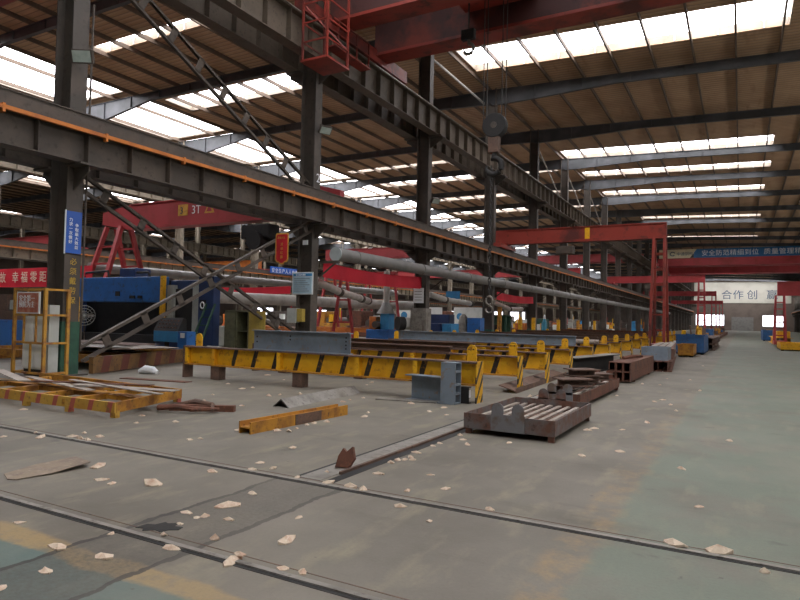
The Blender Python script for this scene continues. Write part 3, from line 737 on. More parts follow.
for x in (-15.72, -15.29): MB().box(x, x + .41, 9.06, 9.08, .2, 1.42).build('door', 'white', t, bevel=.008)
MB().box(-15.7, -14.9, 9.1, 9.28, 0, .16).build('plinth', 'black', t)
MB().box(-14.84, -14.68, 9.08, 9.33, .1, 1.75).build('side_panel', 'greyw', t)

# ------------------------------------------------------------------ pallet and scrap at the left
t = thing('steel_pallet', 'low yellow pallet with red stripes at the left edge, scrap strips on top', 'pallet', (-10.5, 7, 0))
MB().bar((-13.5, 6.12, .155), (-8.3, 6.22, .155), .05, .16).build('front_rail', 'ypallet', t)
MB().bar((-13.6, 8.25, .155), (-8.93, 8.02, .155), .05, .16).build('back_rail', 'yrust', t)
MB().bar((-8.32, 6.22, .155), (-8.93, 8.02, .155), .05, .16).build('side_rail', 'yrust', t)
for x in (-12.6, -11.5, -10.4, -9.5): MB().bar((x, 6.17, .15), (x - .4, 8.1, .15), .1, .1).build('cross_member', 'yrust', t)
MB().bar((-13.4, 7.2, .15), (-8.65, 7.1, .15), .25, .08).build('middle_rail', 'yrust', t)
for x, y in ((-8.36, 6.24), (-9.42, 6.2), (-10.56, 6.18), (-12.2, 6.15), (-8.98, 7.98), (-11, 8.1)): MB().box(x - .06, x + .06, y - .03, y + .05, 0, .1).build('foot', 'ypallet', t)
strips = [((-13.3, 6.6), (-10.0, 7.6), .12, 'long pale strip lying at an angle over the left pallet end'), ((-12.6, 7.4), (-9.6, 6.7), .16, 'pale strip crossing the pallet middle'),
          ((-11.6, 6.9), (-9.3, 7.7), .14, 'brown strip on the pallet back rail'), ((-10.3, 6.9), (-8.2, 7.25), .22, 'wide grey strip lying across the right end of the pallet'),
          ((-10.9, 7.2), (-7.9, 6.7), .1, 'thin pale strip overhanging the right corner of the pallet'), ((-13.5, 7.3), (-11.0, 6.4), .2, 'grey strip on the far left of the pallet'), ((-10.1, 7.7), (-8.6, 7.9), .18, 'short rusty strip at the back right of the pallet')]
for i, (a, b, w_, lab) in enumerate(strips):
    z = .25 + .022 * i
    tag(MB().bar((*a, z), (*b, z + .01), w_, .015).build('scrap_strip', 'strip' if i not in (2, 6) else 'rust'), lab, 'scrap metal', 'scrap strips on the striped pallet')
# brown scrap beside it
t = thing('scrap_offcut', 'dark rusty bent scrap lying right of the striped pallet', 'scrap metal', (-7.9, 7.2, 0))
MB().path([(-8.3, 7.0, .07), (-8.0, 7.1, .1), (-7.75, 7.2, .07), (-7.45, 7.5, .06)], [.05, .04, .05, .025], 7).build('bent_bar', 'rust', t)
MB().path([(-8.35, 7.4, .06), (-8.0, 7.5, .14), (-7.7, 7.6, .1), (-7.5, 7.4, .05)], [.035, .05, .04, .03], 7).build('bent_bar', 'brown', t)
tag(MB().bar((-8.3, 7.25, .05), (-7.35, 7.75, .05), .12, .1).build('flat_offcut', 'rust'), 'pinkish rusty flat bar lying among the bent scrap', 'scrap metal')

# second plate stack behind the first column
t = thing('plate_base', 'low yellow and red striped base carrying steel sheets behind the first column', 'pallet', (-17.5, 12.5, 0))
MB().bar((-14.5, 10.1, .24), (-16.2, 14.7, .24), .12, .42).build('front_rail', 'yshaded', t)
MB().bar((-21., 10.6, .24), (-21.4, 14.7, .24), .12, .42).build('back_rail', 'yrust', t)
for k in range(4): MB().bar((-14.85 - .45 * k, 10.95 + 1.2 * k, .3), (-21. - .1 * k, 11.1 + 1.15 * k, .3), .12, .22).build('cross_member', 'yrust', t)
random.seed(3)
for k in range(9):
    a = random.uniform(-.12, .12); cx_, cy_ = -17.7 + random.uniform(-.8, .6), 12.5 + random.uniform(-1.2, 1.2); L, W = random.uniform(3.5, 5), random.uniform(.8, 1.6)
    d = V((math.cos(a) , math.sin(a) - .1, 0)).normalized(); z = .48 + .02 * k
    tag(MB().bar(V((cx_, cy_, z)) - d * L / 2, V((cx_, cy_, z)) + d * L / 2, W, .014).build('steel_sheet', ('strip', 'greysteel', 'brown')[k % 3]),
        'loose steel sheet stacked on the striped base behind the first column', 'steel sheet', 'sheets stacked behind the first column')
tag(MB().path([(-13.95, 11.1, .05), (-13.8, 11.2, .11), (-13.6, 11.25, .1), (-13.42, 11.25, .04)], [.05, .12, .11, .06], 9).build('plastic_bag', 'plastic', smooth=True), 'crumpled white plastic bag on the floor left of the first trestle', 'bag')

# ------------------------------------------------------------------ blue press brake and its console
t = thing('press_machine', 'large blue press machine behind the first column', 'machine', (-22, 17.5, 0))
MB().box(-26.5, -20.45, 17.2, 17.6, 2.05, 3.1).build('upper_beam', 'blue', t, bevel=.03)
MB().box(-26.3, -21.0, 18.0, 18.5, 0, 3.0).build('back_panel', 'black', t)
MB().box(-20.45, -20.28, 17.15, 17.3, .5, 3.12).box(-26.75, -26.55, 16.95, 17.0, .3, 3.12).build('yellow_edge', 'yplain', t)
MB().box(-27, -26.4, 17.0, 19, 0, 3.1).build('side_frame', 'deepblue', t, bevel=.03)
MB().box(-26.4, -20.9, 17.4, 18.2, 0, .7).build('bed', 'black', t, bevel=.02)
MB().box(-20.25, -18.3, 17.5, 18.2, .2, 2.95).build('side_column', 'deepblue', t, bevel=.03)
c = MB().box(-20.2, -19.85, 17.3, 17.5, .5, 2.75).build('cabinet_door', 'greyw', t)
MB().box(-19.85, -18.72, 17.42, 17.5, .6, 2.6).build('open_bay', 'black', t); MB().box(-18.72, -18.4, 17.25, 17.5, .5, 2.75).build('cabinet_door', 'greyw', t)
for a_ in ((-23.2, -22.95, 17.15, 17.2, 2.3, 2.5), (-22.3, -22.0, 17.15, 17.2, 2.2, 2.32), (-21.8, -21.55, 17.15, 17.2, 2.2, 2.32)): MB().box(*a_).build('slot', 'black', t)
p = MB(); p.path([(-25.8, 17.5, 3.1), (-25.7, 17.5, 3.35), (-24.2, 17.5, 3.4), (-24.1, 17.5, 3.1)], .05, 8); p.path([(-23.4, 17.5, 3.1), (-23.3, 17.5, 3.3), (-21.6, 17.5, 3.3), (-21.5, 17.5, 3.1)], .05, 8)
p.build('hose', 'black', t); MB().box(-23.3, -22.3, 17.4, 18.2, 3.1, 3.5).build('motor', 'deepblue', t, bevel=.04)
t = thing('switch_tower', 'tall dark blue switch cabinet with a white dial beside the press', 'cabinet', (-17.85, 17.3, 0))
MB().box(-18.25, -17.45, 17.1, 17.45, 0, 3.05).build('body', 'deepblue', t, bevel=.02)
d = MB().box(-18.12, -17.82, 17.06, 17.1, 1.75, 2.15).build('dial_plate', 'black', t)
MB().path([(-17.97 + .1 * math.cos(a * .5236), 17.05, 1.95 + .12 * math.sin(a * .5236)) for a in range(12)], .025, 6, closed=True).build('dial_ring', 'signwhite', d)
t = thing('control_console', 'light blue control console in front of the press', 'console', (-17.2, 15.3, 0))
MB().box(-18.15, -16.95, 15.0, 15.4, .62, 1.0).build('drawer_body', 'lightblue', t, bevel=.015); MB().box(-16.95, -16.5, 15.0, 15.4, .35, 1.0).build('side_body', 'blue', t, bevel=.015)
for x in (-18.07, -17.03, -16.56): MB().box(x - .05, x + .05, 15.05, 15.38, 0, .64).build('leg', 'deepblue', t)
MB().prism([(0, 0), (.4, 0), (.38, .42), (.25, .46)], (-16.95, 15.0, 1.0), (0, 1, 0), UP, -1.2).build('sloped_panel', 'black', t)
kb = MB()
for i in range(6):
    for j in range(3): kb.box(-18.0 + .17 * i, -17.93 + .17 * i, 15.06 + .07 * j - .02, 15.1 + .07 * j, 1.1 + .12 * j, 1.14 + .12 * j)
kb.build('button', 'rust', t)
MB().box(-16.8, -16.6, 14.99, 15.0, .78, .95).build('label_plate', 'signwhite', t)
t = thing('step_ladder', 'green step ladder leaning beside the light blue console', 'ladder', (-17.6, 16.4, 0))
for x in (-17.6, -17.15): MB().bar((x, 16.0, 0), (x, 16.9, 2.0), .05, .07).build('rail', 'green', t)
for i in range(6): MB().bar((-17.6, 16.15 + .14 * i, .3 + .3 * i), (-17.15, 16.15 + .14 * i, .3 + .3 * i), .06, .04).build('rung', 'green', t)
t = thing('motor_unit', 'small grey electric motor on the floor right of the console', 'motor', (-16.6, 16.4, 0))
MB().tube((-16.85, 16.3, .28), (-16.35, 16.45, .28), .2, 18).build('body', 'greyw', t, smooth=True); MB().box(-16.8, -16.4, 16.2, 16.55, 0, .12).build('foot', 'steel', t)
MB().tube((-16.36, 16.44, .28), (-16.3, 16.46, .28), .22, 18).build('fan_cover', 'greysteel', t)
t = thing('pedestal_fan', 'dark industrial fan standing right of the first column', 'fan', (-24.4, 16.6, 0))
fc = V((-24.4, 16.6, 1.45)); fn = V((.75, -.66, 0)).normalized(); fa = V((.66, .75, 0)).normalized()
rg = MB()
for R in (.42, .30, .18):
    rg.path([fc + fa * R * math.cos(a * math.pi / 12) + UP * R * math.sin(a * math.pi / 12) for a in range(24)], .014, 5, closed=True)
for a in range(16): rg.tube(fc + fn * .05, fc + fa * .42 * math.cos(a * math.pi / 8) + UP * .42 * math.sin(a * math.pi / 8), .006, 4)
rg.build('guard', 'greyw', t)
for a in range(3):
    q = fa * math.cos(a * 2.094) + UP * math.sin(a * 2.094); MB().bar(fc + q * .05, fc + q * .37, .16, .015, up=fn + q.cross(fn) * .4).build('blade', 'greysteel', t)
MB().tube(fc - fn * .2, fc, .1, 12).build('motor', 'steel', t); MB().tube(fc - fn * .12 - UP * 1.4, fc - fn * .12, .03, 8).build('stand', 'steel', t); MB().tube(fc - fn * .12 - UP * 1.45, fc - fn * .12 - UP * 1.38, .3, 16).build('base', 'steel', t)
t = thing('yellow_post', 'yellow guard post with a red and white box behind the yellow cage', 'post', (-15.55, 10.35, 0))
MB().box(-15.6, -15.5, 10.3, 10.4, 0, 2.0).build('pole', 'yplain', t); MB().box(-15.72, -15.38, 10.22, 10.3, 1.25, 1.5).build('red_box', 'orange', t); MB().box(-15.7, -15.4, 10.22, 10.3, .95, 1.2).build('white_box', 'signwhite', t)

# locker with open door
t = thing('steel_locker', 'worn green steel locker with its yellow door open, left of the second column', 'locker', (-16.3, 16.9, 0))
lx, ly = -15.6, 17.0
m = MB(); m.box(-16.75, -16.7, ly, ly + .6, .1, 1.75); m.box(-16.2, -16.16, ly, ly + .6, .1, 1.75); m.box(-15.62, -15.57, ly, ly + .6, .1, 1.75)
m.box(-16.75, -15.57, ly + .57, ly + .6, .1, 1.75); m.box(-16.75, -15.57, ly, ly + .6, 1.72, 1.78); m.box(-16.75, -15.57, ly, ly + .6, .06, .12); m.box(-16.2, -15.6, ly + .05, ly + .57, 1.0, 1.03)
m.build('body', 'locker', t); MB().box(-16.72, -16.22, ly - .02, ly, .12, 1.7).build('door', 'locker', t)
MB().bar((-15.55, ly, .92), (-14.82, ly + .02, .92), .03, 1.66).build('door', 'lockerdoor', t)
MB().box(-16.7, -15.6, ly + .05, ly + .55, 0, .06).build('plinth', 'rust', t); MB().box(-14.9, -14.8, ly - .08, ly + .02, .12, .28).build('hinge', 'rust', t)

# ------------------------------------------------------------------ yellow trestles
TY = [11.35, 13.9, 16.2, 18.8, 21.8, 25.0, 27.6, 30.6, 33.6, 36.6, 44.2, 47.4, 50.6, 54.0]
XA, XB = -12.4, -4.47
def make_trestle():
    y = TY[0]
    t = thing('steel_trestle', 'yellow steel trestle with black stripes, nearest of the long row', 'trestle', (-8.4, y, 0), 'yellow trestles in a row')
    MB().box(XA, XB, y - .012, y + .012, .36, .76).build('web', 'yellow', t)
    MB().box(XA, XB, y - .14, y + .14, .76, .79).build('top_flange', 'brown', t); MB().box(XA, XB, y - .14, y + .14, .33, .36).build('bottom_flange', 'yrust', t)
    for x in (XA + .05, XA + .98, XA + 3.05, -7.2, -5.8): MB().box(x - .05, x + .05, y - .13, y + .13, .36, .76).build('stiffener', 'yplain', t)
    for x in (-11.35, -8.8): MB().box(x - .14, x + .14, y - .12, y + .12, 0, .33).build('foot', 'brown', t, bevel=.01)
    MB().box(XA - .03, XA + .02, y - .15, y + .15, .0, .8).build('end_plate', 'brown', t)
    MB().box(XB, XB + .03, y - .16, y + .16, 0, .8).build('end_plate', 'yellowplate', t)
    for x in (XA + .1, XB - .28):
        p = MB().prism(rounded(.2, .76), (x + .05, y + .2, .35), (1, 0, 0), UP, -.03).build('stop_plate', 'yplain', t)
    hs = MB()
    for q in (-.05, .05): hs.tube((XB - .23 + q, y + .165, 1.02), (XB - .23 + q, y + .172, 1.02), .015, 8)
    hs.build('bolt_hole', 'black', t)
    return t
t0 = make_trestle()
for k, y in enumerate(TY[1:]):
    dup(t0, (-8.4, y, 0), f'yellow steel trestle with black stripes, {ORD[k + 1]} from the near end of the row' if k < len(TY) - 2 else 'yellow steel trestle with black stripes, farthest of the row')
# members lying on the trestles
def hbeam(name, label, p0, p1, h, b, m, cat='steel beam', group=None, end=True):
    return tag(MB().ibeam(p0, p1, h, b, .022, .014).build(name, m), label, cat, group)
t = thing('girder_offcut', 'grey blue steel girder offcut with bolt holes standing on the nearest trestle', 'steel beam', (-8.9, 11.4, .79))
MB().ibeam((-10.25, 11.4, 1.025), (-7.48, 11.4, 1.025), .47, .2, .018, .012).build('section', 'bluesteel', t)
hm = MB()
for x, zz in ((-9.15, 1.14), (-9.15, 1.06), (-10.15, 1.1), (-10.15, .98), (-7.6, 1.15), (-7.6, 1.07), (-7.6, .99), (-7.6, .91)): hm.tube((x, 11.392, zz), (x, 11.386, zz), .02, 8)
hm.build('bolt_hole', 'black', t)
for k, (y, xa, xb, h, mm, lab) in enumerate(((13.88, -11.9, -6.2, .16, 'brown', 'brown flat section lying along the second trestle'), (16.18, -12, -6.5, .18, 'brown', 'brown section lying along the third trestle'),
        (21.76, -11.9, -5.0, .34, 'bluesteel', 'long grey blue girder lying along the fifth trestle'), (27.55, -12, -5.4, .2, 'brown', 'brown section lying along the seventh trestle'), (30.55, -12, -5.5, .25, 'brown', 'brown section lying along the eighth trestle'),
        (36.55, -12, -5.4, .3, 'brown', 'brown section lying along the tenth trestle'), (47.35, -12, -5.2, .3, 'rust', 'rusty section lying along the twelfth trestle'))):
    hbeam('steel_section', lab, (xa, y, .79 + h / 2), (xb, y, .79 + h / 2), h, .2, mm)
for k in range(2):
    t = tag(MB().pipe((-10, 24.92 + .16 * k, .865), (-5.0 + .12 * k, 24.92 + .16 * k, .865), .075).build('steel_pipe', ('strip', 'brown')[0], smooth=True), f'pale open steel pipe on the sixth trestle, {("front", "back")[k]} one of two', 'steel pipe', 'pipes on the sixth trestle')

# H offcuts at the near trestle end
tag(MB().channel((-5.82, 11.0, .25), (-5.0, 10.9, .25), .5, .26, .02, side=1).build('channel_offcut', 'bluesteel'), 'grey blue channel offcut lying in front of the nearest trestle end', 'steel offcut')
z = 0
for k, h in enumerate((.2, .17, .24, .18)):
    tag(MB().rtube((-5.0, 10.9, z + h / 2), (-4.70, 10.9, z + h / 2), h, .28, .02).build('channel_offcut', 'bluesteel'), f'short grey blue channel offcut by the nearest trestle end, {("lowest", "second lowest", "second highest", "topmost")[k]} of its stack', 'steel offcut', 'stacked channel offcuts'); z += h
t = thing('channel_offcut', 'dark channel offcut with white tag behind the stacked offcuts', 'steel offcut', (-4.63, 11.13, 0)); 
MB().channel((-4.72, 11.13, .16), (-4.55, 11.13, .16), .32, .12, .02, side=-1).build('section', 'black', t); MB().box(-4.55, -4.545, 11.08, 11.15, .12, .26).build('paper_tag', 'signwhite', t)
tag(MB().bar((-6.3, 10.62, .012), (-5.1, 10.85, .012), .28, .02).build('thin_plate', 'greysteel'), 'thin steel plate lying flat left of the stacked offcuts', 'steel plate')
# angle and yellow beam on the floor
t = MB(); a0, a1 = V((-7.08, 8.6, .0)), V((-7.25, 11.2, 0)); pk = UP * .15; w_ = V((.19, -.01, 0))
for s in (-1, 1):
    t.add([a0 + pk, a0 + w_ * s, a1 + w_ * s, a1 + pk, a0 + pk - UP * .02, a0 + w_ * s - w_ * s * .1, a1 + w_ * s * .9, a1 + pk - UP * .02], [(0, 1, 2, 3), (7, 6, 5, 4), (0, 4, 5, 1), (3, 2, 6, 7)])
tag(t.build('angle_iron', 'greysteel'), 'pale grey angle iron lying ridge up on the floor', 'angle iron')
t = thing('yellow_girder_offcut', 'rusty yellow beam offcut lying on the floor in front of the trestles', 'steel offcut', (-5.85, 7.5, 0))
MB().ibeam((-5.88, 6.4, .08), (-5.78, 8.6, .08), .22, .16, .022, .02, up=(1, 0, 0)).build('section', 'yrust', t); MB().bar((-5.727, 7.3, .08), (-5.70, 7.9, .08), .012, .15).build('rust_patch', 'brown', t)
# thin flat plate on the floor, front left, slightly curled
sh = [(-6.06, 3.4), (-5.98, 3.43), (-5.9, 3.74), (-5.88, 4.13), (-6.28, 4.23), (-6.4, 3.88), (-6.28, 3.49)]
pl = MB(); zz = [.004, .004, .012, .05, .035, .006, .004]
pl.add([(x, y, z + d) for d in (0, .006) for (x, y), z in zip(sh, zz)] + [(-6.1, 3.8, .012), (-6.1, 3.8, .006)],
       [(7 + i, 7 + (i + 1) % 7, 14) for i in range(7)] + [((i + 1) % 7, i, 15) for i in range(7)] + [(i, (i + 1) % 7, 7 + (i + 1) % 7, 7 + i) for i in range(7)])
tag(pl.build('steel_sheet_offcut', 'scrapsheet'), 'thin curled sheet metal piece lying at the left front of the floor', 'sheet metal')

# slatted trays
def make_tray(x0, x1, y0, y1, label, slats=9, mm='rustgrey'):
    t = thing('slag_tray', label, 'tray', ((x0 + x1) / 2, (y0 + y1) / 2, 0)); z0, z1 = .08, .29
    MB().box(x0, x1, y0, y0 + .02, z0, z1).build('front_wall', mm, t); MB().box(x0, x1, y1 - .02, y1, z0, z1).build('back_wall', mm, t)
    for x in (x0, x1 - .02): MB().box(x, x + .02, y0 + .02, y1 - .02, z0, z1).build('side_wall', mm, t)
    MB().box(x0 + .02, x1 - .02, y0 + .02, y1 - .02, z0, z0 + .015).build('bottom', 'rust', t)
    w = (x1 - x0) / (slats * 1.0)
    for i in range(slats): MB().box(x0 + w * i + w * .28, x0 + w * i + w * .72, y0 + .03, y1 - .03, z0 + .1, z0 + .125).build('slat', 'strip', t)
    for x in (x0 + .06, x1 - .06):
        for y in (y0 + .05, y1 - .05): MB().box(x - .04, x + .04, y - .03, y + .03, 0, z0).build('foot', 'rust', t)
    xm = (x0 + x1) / 2
    for yy in (y0 - .02, y1):
        l = MB().box(xm - .24, xm + .24, yy, yy + .02, z0, z1 + .02)
        for s in (-1, 1): l.prism(rounded(.17, .2), (xm + s * .145, yy + .02, z1 - .02), (1, 0, 0), UP, .02)
        l.build('lifting_lug', 'lug' if yy < y0 else mm, t)
    return t
make_tray(-3.44, -2.14, 8.2, 10.45, 'rusty slatted steel tray with lifting lugs on the floor beside the aisle')
make_tray(-3.3, -2.55, 11.5, 15.6, 'narrow rusty tray loaded with brown offcuts behind the slatted tray', 4, 'rust')
for k, (p, q) in enumerate((((-3.25, 12.6, .385), (-2.75, 13.1, .385)), ((-3.2, 13.4, .385), (-2.7, 13.9, .385)), ((-3.2, 13.3, .54), (-2.75, 13.75, .54)), ((-3.1, 14.4, .385), (-2.65, 14.8, .385)))):
    hbeam('rusty_offcut', 'rusty channel offcut on the narrow tray, ' + ('frontmost', 'second from the front', 'lying on top of another', 'rearmost')[k], p, q, .15, .45, 'brown', 'steel offcut', 'offcuts on the narrow tray')
t = MB(); a0, a1 = V((-4.55, 13.3, 0)), V((-4.75, 18.6, 0)); w_ = V((.3, 0, 0))
t.bar(a0 + UP * .1, a1 + UP * .1, .42, .02, up=(.3, 0, 1)); t.bar(a0 + V((.2, 0, .06)), a1 + V((.2, 0, .06)), .02, .12)
tag(t.build('angle_iron', 'brown'), 'long dark brown angle iron lying past the trestle ends', 'angle iron')
hbeam('black_girder', 'short black girder with pale top flange behind the trays', (-4.6, 19.3, .25), (-4.0, 23.2, .25), .5, .5, 'black')
tag(MB().bar((-4.6, 19.3, .506), (-4.0, 23.2, .506), .52, .012).build('cover_plate', 'greysteel'), 'pale plate lying on the short black girder', 'steel plate')
# stacks of box sections along the aisle
k = 0
for j in range(2):
    for i in range(3):
        x = -3.05 + .19 * i; z = .05 + .255 * j
        tag(MB().rtube((x, 17.5, z + .125), (x + .05, 22.1, z + .125), .25, .18, .018).build('box_section', 'rust'), f'rusty box section in the near aisle stack, {("bottom", "top")[j]} row, {("far from the aisle", "middle", "next to the aisle")[i]}', 'steel section', 'box sections stacked by the aisle')
for y in (18.2, 21.2): tag(MB().box(-3.2, -2.55, y - .05, y + .05, 0, .05).build('timber_batten', 'brown'), 'batten under the near aisle stack, ' + ('front one' if y < 20 else 'rear one'), 'batten', 'battens under the box section stack')
t = tag(MB().path([(-3.0, 19, .6), (-2.8, 19.4, .64), (-2.9, 20, .61), (-2.7, 20.6, .6)], .05, 6).build('scrap_bar', 'rust'), 'rusty scrap lying on top of the near box section stack', 'scrap metal')
for j in range(2):
    for i in range(3):
        hbeam('rolled_section', f'rusty rolled section in the long aisle pile, {("lower", "upper")[j]} layer, {("left", "middle", "aisle side")[i]}', (-2.75 + .3 * i - (.15 if j else 0), 22.6 + 2.2 * j, .18 + .345 * j), (-3.5 + .3 * i, 33.3, .18 + .345 * j), .34, .26, 'rust', 'steel section', 'rolled sections piled along the aisle')
for i in range(3): tag(MB().bar((-3.0 + .28 * i, 25.5, .712), (-3.4 + .25 * i, 33, .712), .2, .02).build('flat_strip', 'strip'), 'pale flat strip lying on the long aisle pile, ' + ('left', 'middle', 'aisle side')[i], 'steel strip', 'flat strips on the aisle pile')
t = thing('steel_bin', 'small grey blue steel bin on the stacked sections below the red gantry leg', 'bin', (-2.6, 23.7, .35))
for a in ((-3.05, -2.2, 23.1, 23.13), (-3.05, -2.2, 24.27, 24.3)): MB().box(*a, .35, .8).build('end_wall', 'bluesteel', t)
for a in ((-3.05, -3.02, 23.13, 24.27), (-2.23, -2.2, 23.13, 24.27)): MB().box(*a, .35, .8).build('side_wall', 'bluesteel', t)
MB().box(-3.02, -2.23, 23.13, 24.27, .35, .37).build('floor_plate', 'bluesteel', t)
def bin_(name, label, x0, x1, y0, y1, h, mm, contents=None, cat='bin'):
    t = thing(name, label, cat, ((x0 + x1) / 2, (y0 + y1) / 2, 0))
    for a in ((x0, x1, y0, y0 + .04), (x0, x1, y1 - .04, y1)): MB().box(*a, .06, h).build('end_wall', mm, t)
    for a in ((x0, x0 + .04, y0 + .04, y1 - .04), (x1 - .04, x1, y0 + .04, y1 - .04)): MB().box(*a, .06, h).build('side_wall', mm, t)
    MB().box(x0, x1, y0, y1, .06, .1).build('bottom', mm, t); MB().box(x0 - .04, x1 + .04, y0 - .04, y0 + .06, h - .05, h + .03).build('rim', mm, t)
    for x in (x0 + .1, x1 - .1):
        for y in (y0 + .1, y1 - .1): MB().box(x - .08, x + .08, y - .08, y + .08, 0, .06).build('foot', 'black', t)
    return t
bin_('scrap_box', 'rusty yellow scrap box standing in front of the blue skip', -2.75, -2.05, 33.8, 36.2, .62, 'yrust')
bin_('blue_skip', 'blue steel skip filled with yellow offcuts beside the aisle', -3.15, -1.75, 37.4, 42.5, 1.05, 'binblue')
random.seed(5)
for k in range(9):
    x, y = -3.0 + random.random() * 1.1, 37.7 + random.random() * 4.2
    tag(MB().bar((x, y, .7), (x + random.uniform(-.15, .15), y + random.uniform(-.3, .3), 1.2 + random.random() * .4), .22, .07).build('yellow_offcut', 'yplain' if k % 3 else 'brown'), 'yellow or brown steel offcut sticking out of the blue skip', 'steel offcut', 'offcuts in the blue skip')
for j in range(2):
    for i in range(3): hbeam('rolled_section', f'rusty section piled behind the blue skip, {("lower", "upper")[j]} layer, {("left", "middle", "right")[i]}', (-2.2 + .32 * i, 43.5, .22 + .4 * j), (-2.2 + .32 * i, 55, .22 + .4 * j), .38, .28, 'brown', 'steel section', 'sections piled behind the blue skip')
for k in range(6):
    y = 60 + 13 * k
    t = thing('material_pile', f'pile of steel sections on the left aisle edge, {ORD[k]} beyond the blue skip', 'steel pile', (-2.8, y, 0), 'piles along the aisle')
    for i in range(3): MB().ibeam((-3.3 + .5 * i, y, .25), (-3.2 + .5 * i, y + 7, .25), .5, .4).build('section', ('brown', 'yrust', 'rust')[i], t)
    MB().box(-3.4, -2.6, y + .5, y + 4, .5, .9 + .3 * (k % 2)).build('block', ('yrust', 'binblue', 'brown')[k % 3], t)
# right hand side of the aisle
bin_('blue_skip', 'blue steel skip at the right edge of the far aisle', 2.15, 3.6, 80, 88, 1.2, 'binblue')
bin_('yellow_box', 'yellow steel tray at the right edge of the aisle', 2.35, 3.9, 49, 54, .5, 'yplain')
for k in range(3):
    y = 65.5 + (0, 7, 26)[k]
    t = thing('material_pile', f'yellow and brown steel pile on the right aisle edge, {ORD[k]} from the camera', 'steel pile', (3.4, y, 0), 'piles along the right edge')
    for i in range(3): MB().ibeam((2.8 + .55 * i, y, .3), (2.8 + .55 * i, y + 5, .3), .6, .45).build('section', ('yplain', 'brown', 'yrust')[i], t)
    MB().box(2.9, 3.9, y + .5, y + 3, .6, 1.2).build('block', ('yplain', 'yrust')[k % 2], t)

# ------------------------------------------------------------------ floor rails and channel
def floor_rail(y, x0, x1, label):
    t = thing('floor_rail', label, 'rail', ((x0 + x1) / 2, y, 0))
    MB().box(x0, x1, y - .022, y + .022, 0, .012).build('rail_head', 'greysteel', t)
    MB().box(x0, x1, y - .056, y - .022, 0, .003).build('groove', 'black', t); MB().box(x0, x1, y + .1, y + .11, 0, .002).build('edge_seam', 'brown', t)
floor_rail(4.88, -14, 4, 'steel rail set in the floor, farther of the two crossing the foreground')
floor_rail(3.07, -14, 4, 'steel rail set in the floor, nearer of the two crossing the foreground')
t = thing('cable_channel', 'steel edged cable channel in the floor leading past the tray', 'floor channel', (-3.6, 7, 0))
MB().box(-3.585, -3.55, 5.3, 11.4, 0, .03).build('edge_angle', 'brown', t); MB().box(-3.86, -3.60, 5.0, 14, 0, .004).build('cover', 'greysteel', t); MB().box(-3.55, -3.44, 5.0, 12, 0, .003).build('groove', 'black', t)
MB().box(-3.9, -3.86, 5, 14, 0, .004).build('seam', 'black', t)
lump = MB(); lump.prism([(0, 0), (.15, .0), (.2, .1), (.16, .22), (.1, .16), (.06, .2), (.02, .12)], (-3.78, 5.55, 0), (1, .25, 0), (0, .25, 1), .07)
tag(lump.build('rust_lump', 'rust'), 'dark red brown rust lump standing beside the floor channel', 'scrap metal')
# pothole rubble by the near rail
tag(MB().prism([(0, 0), (.06, .02), (.1, -.02), (.17, .04), (.23, .03), (.25, .09), (.31, .13), (.29, .19), (.22, .17), (.19, .24), (.13, .19), (.09, .2), (.07, .12), (.01, .1)], (-3.95, 3.16, 0), (1, 0, 0), (0, 1, 0), .004).build('floor_pothole', 'black'), 'dark broken pothole in the concrete beside the near rail', 'pothole')

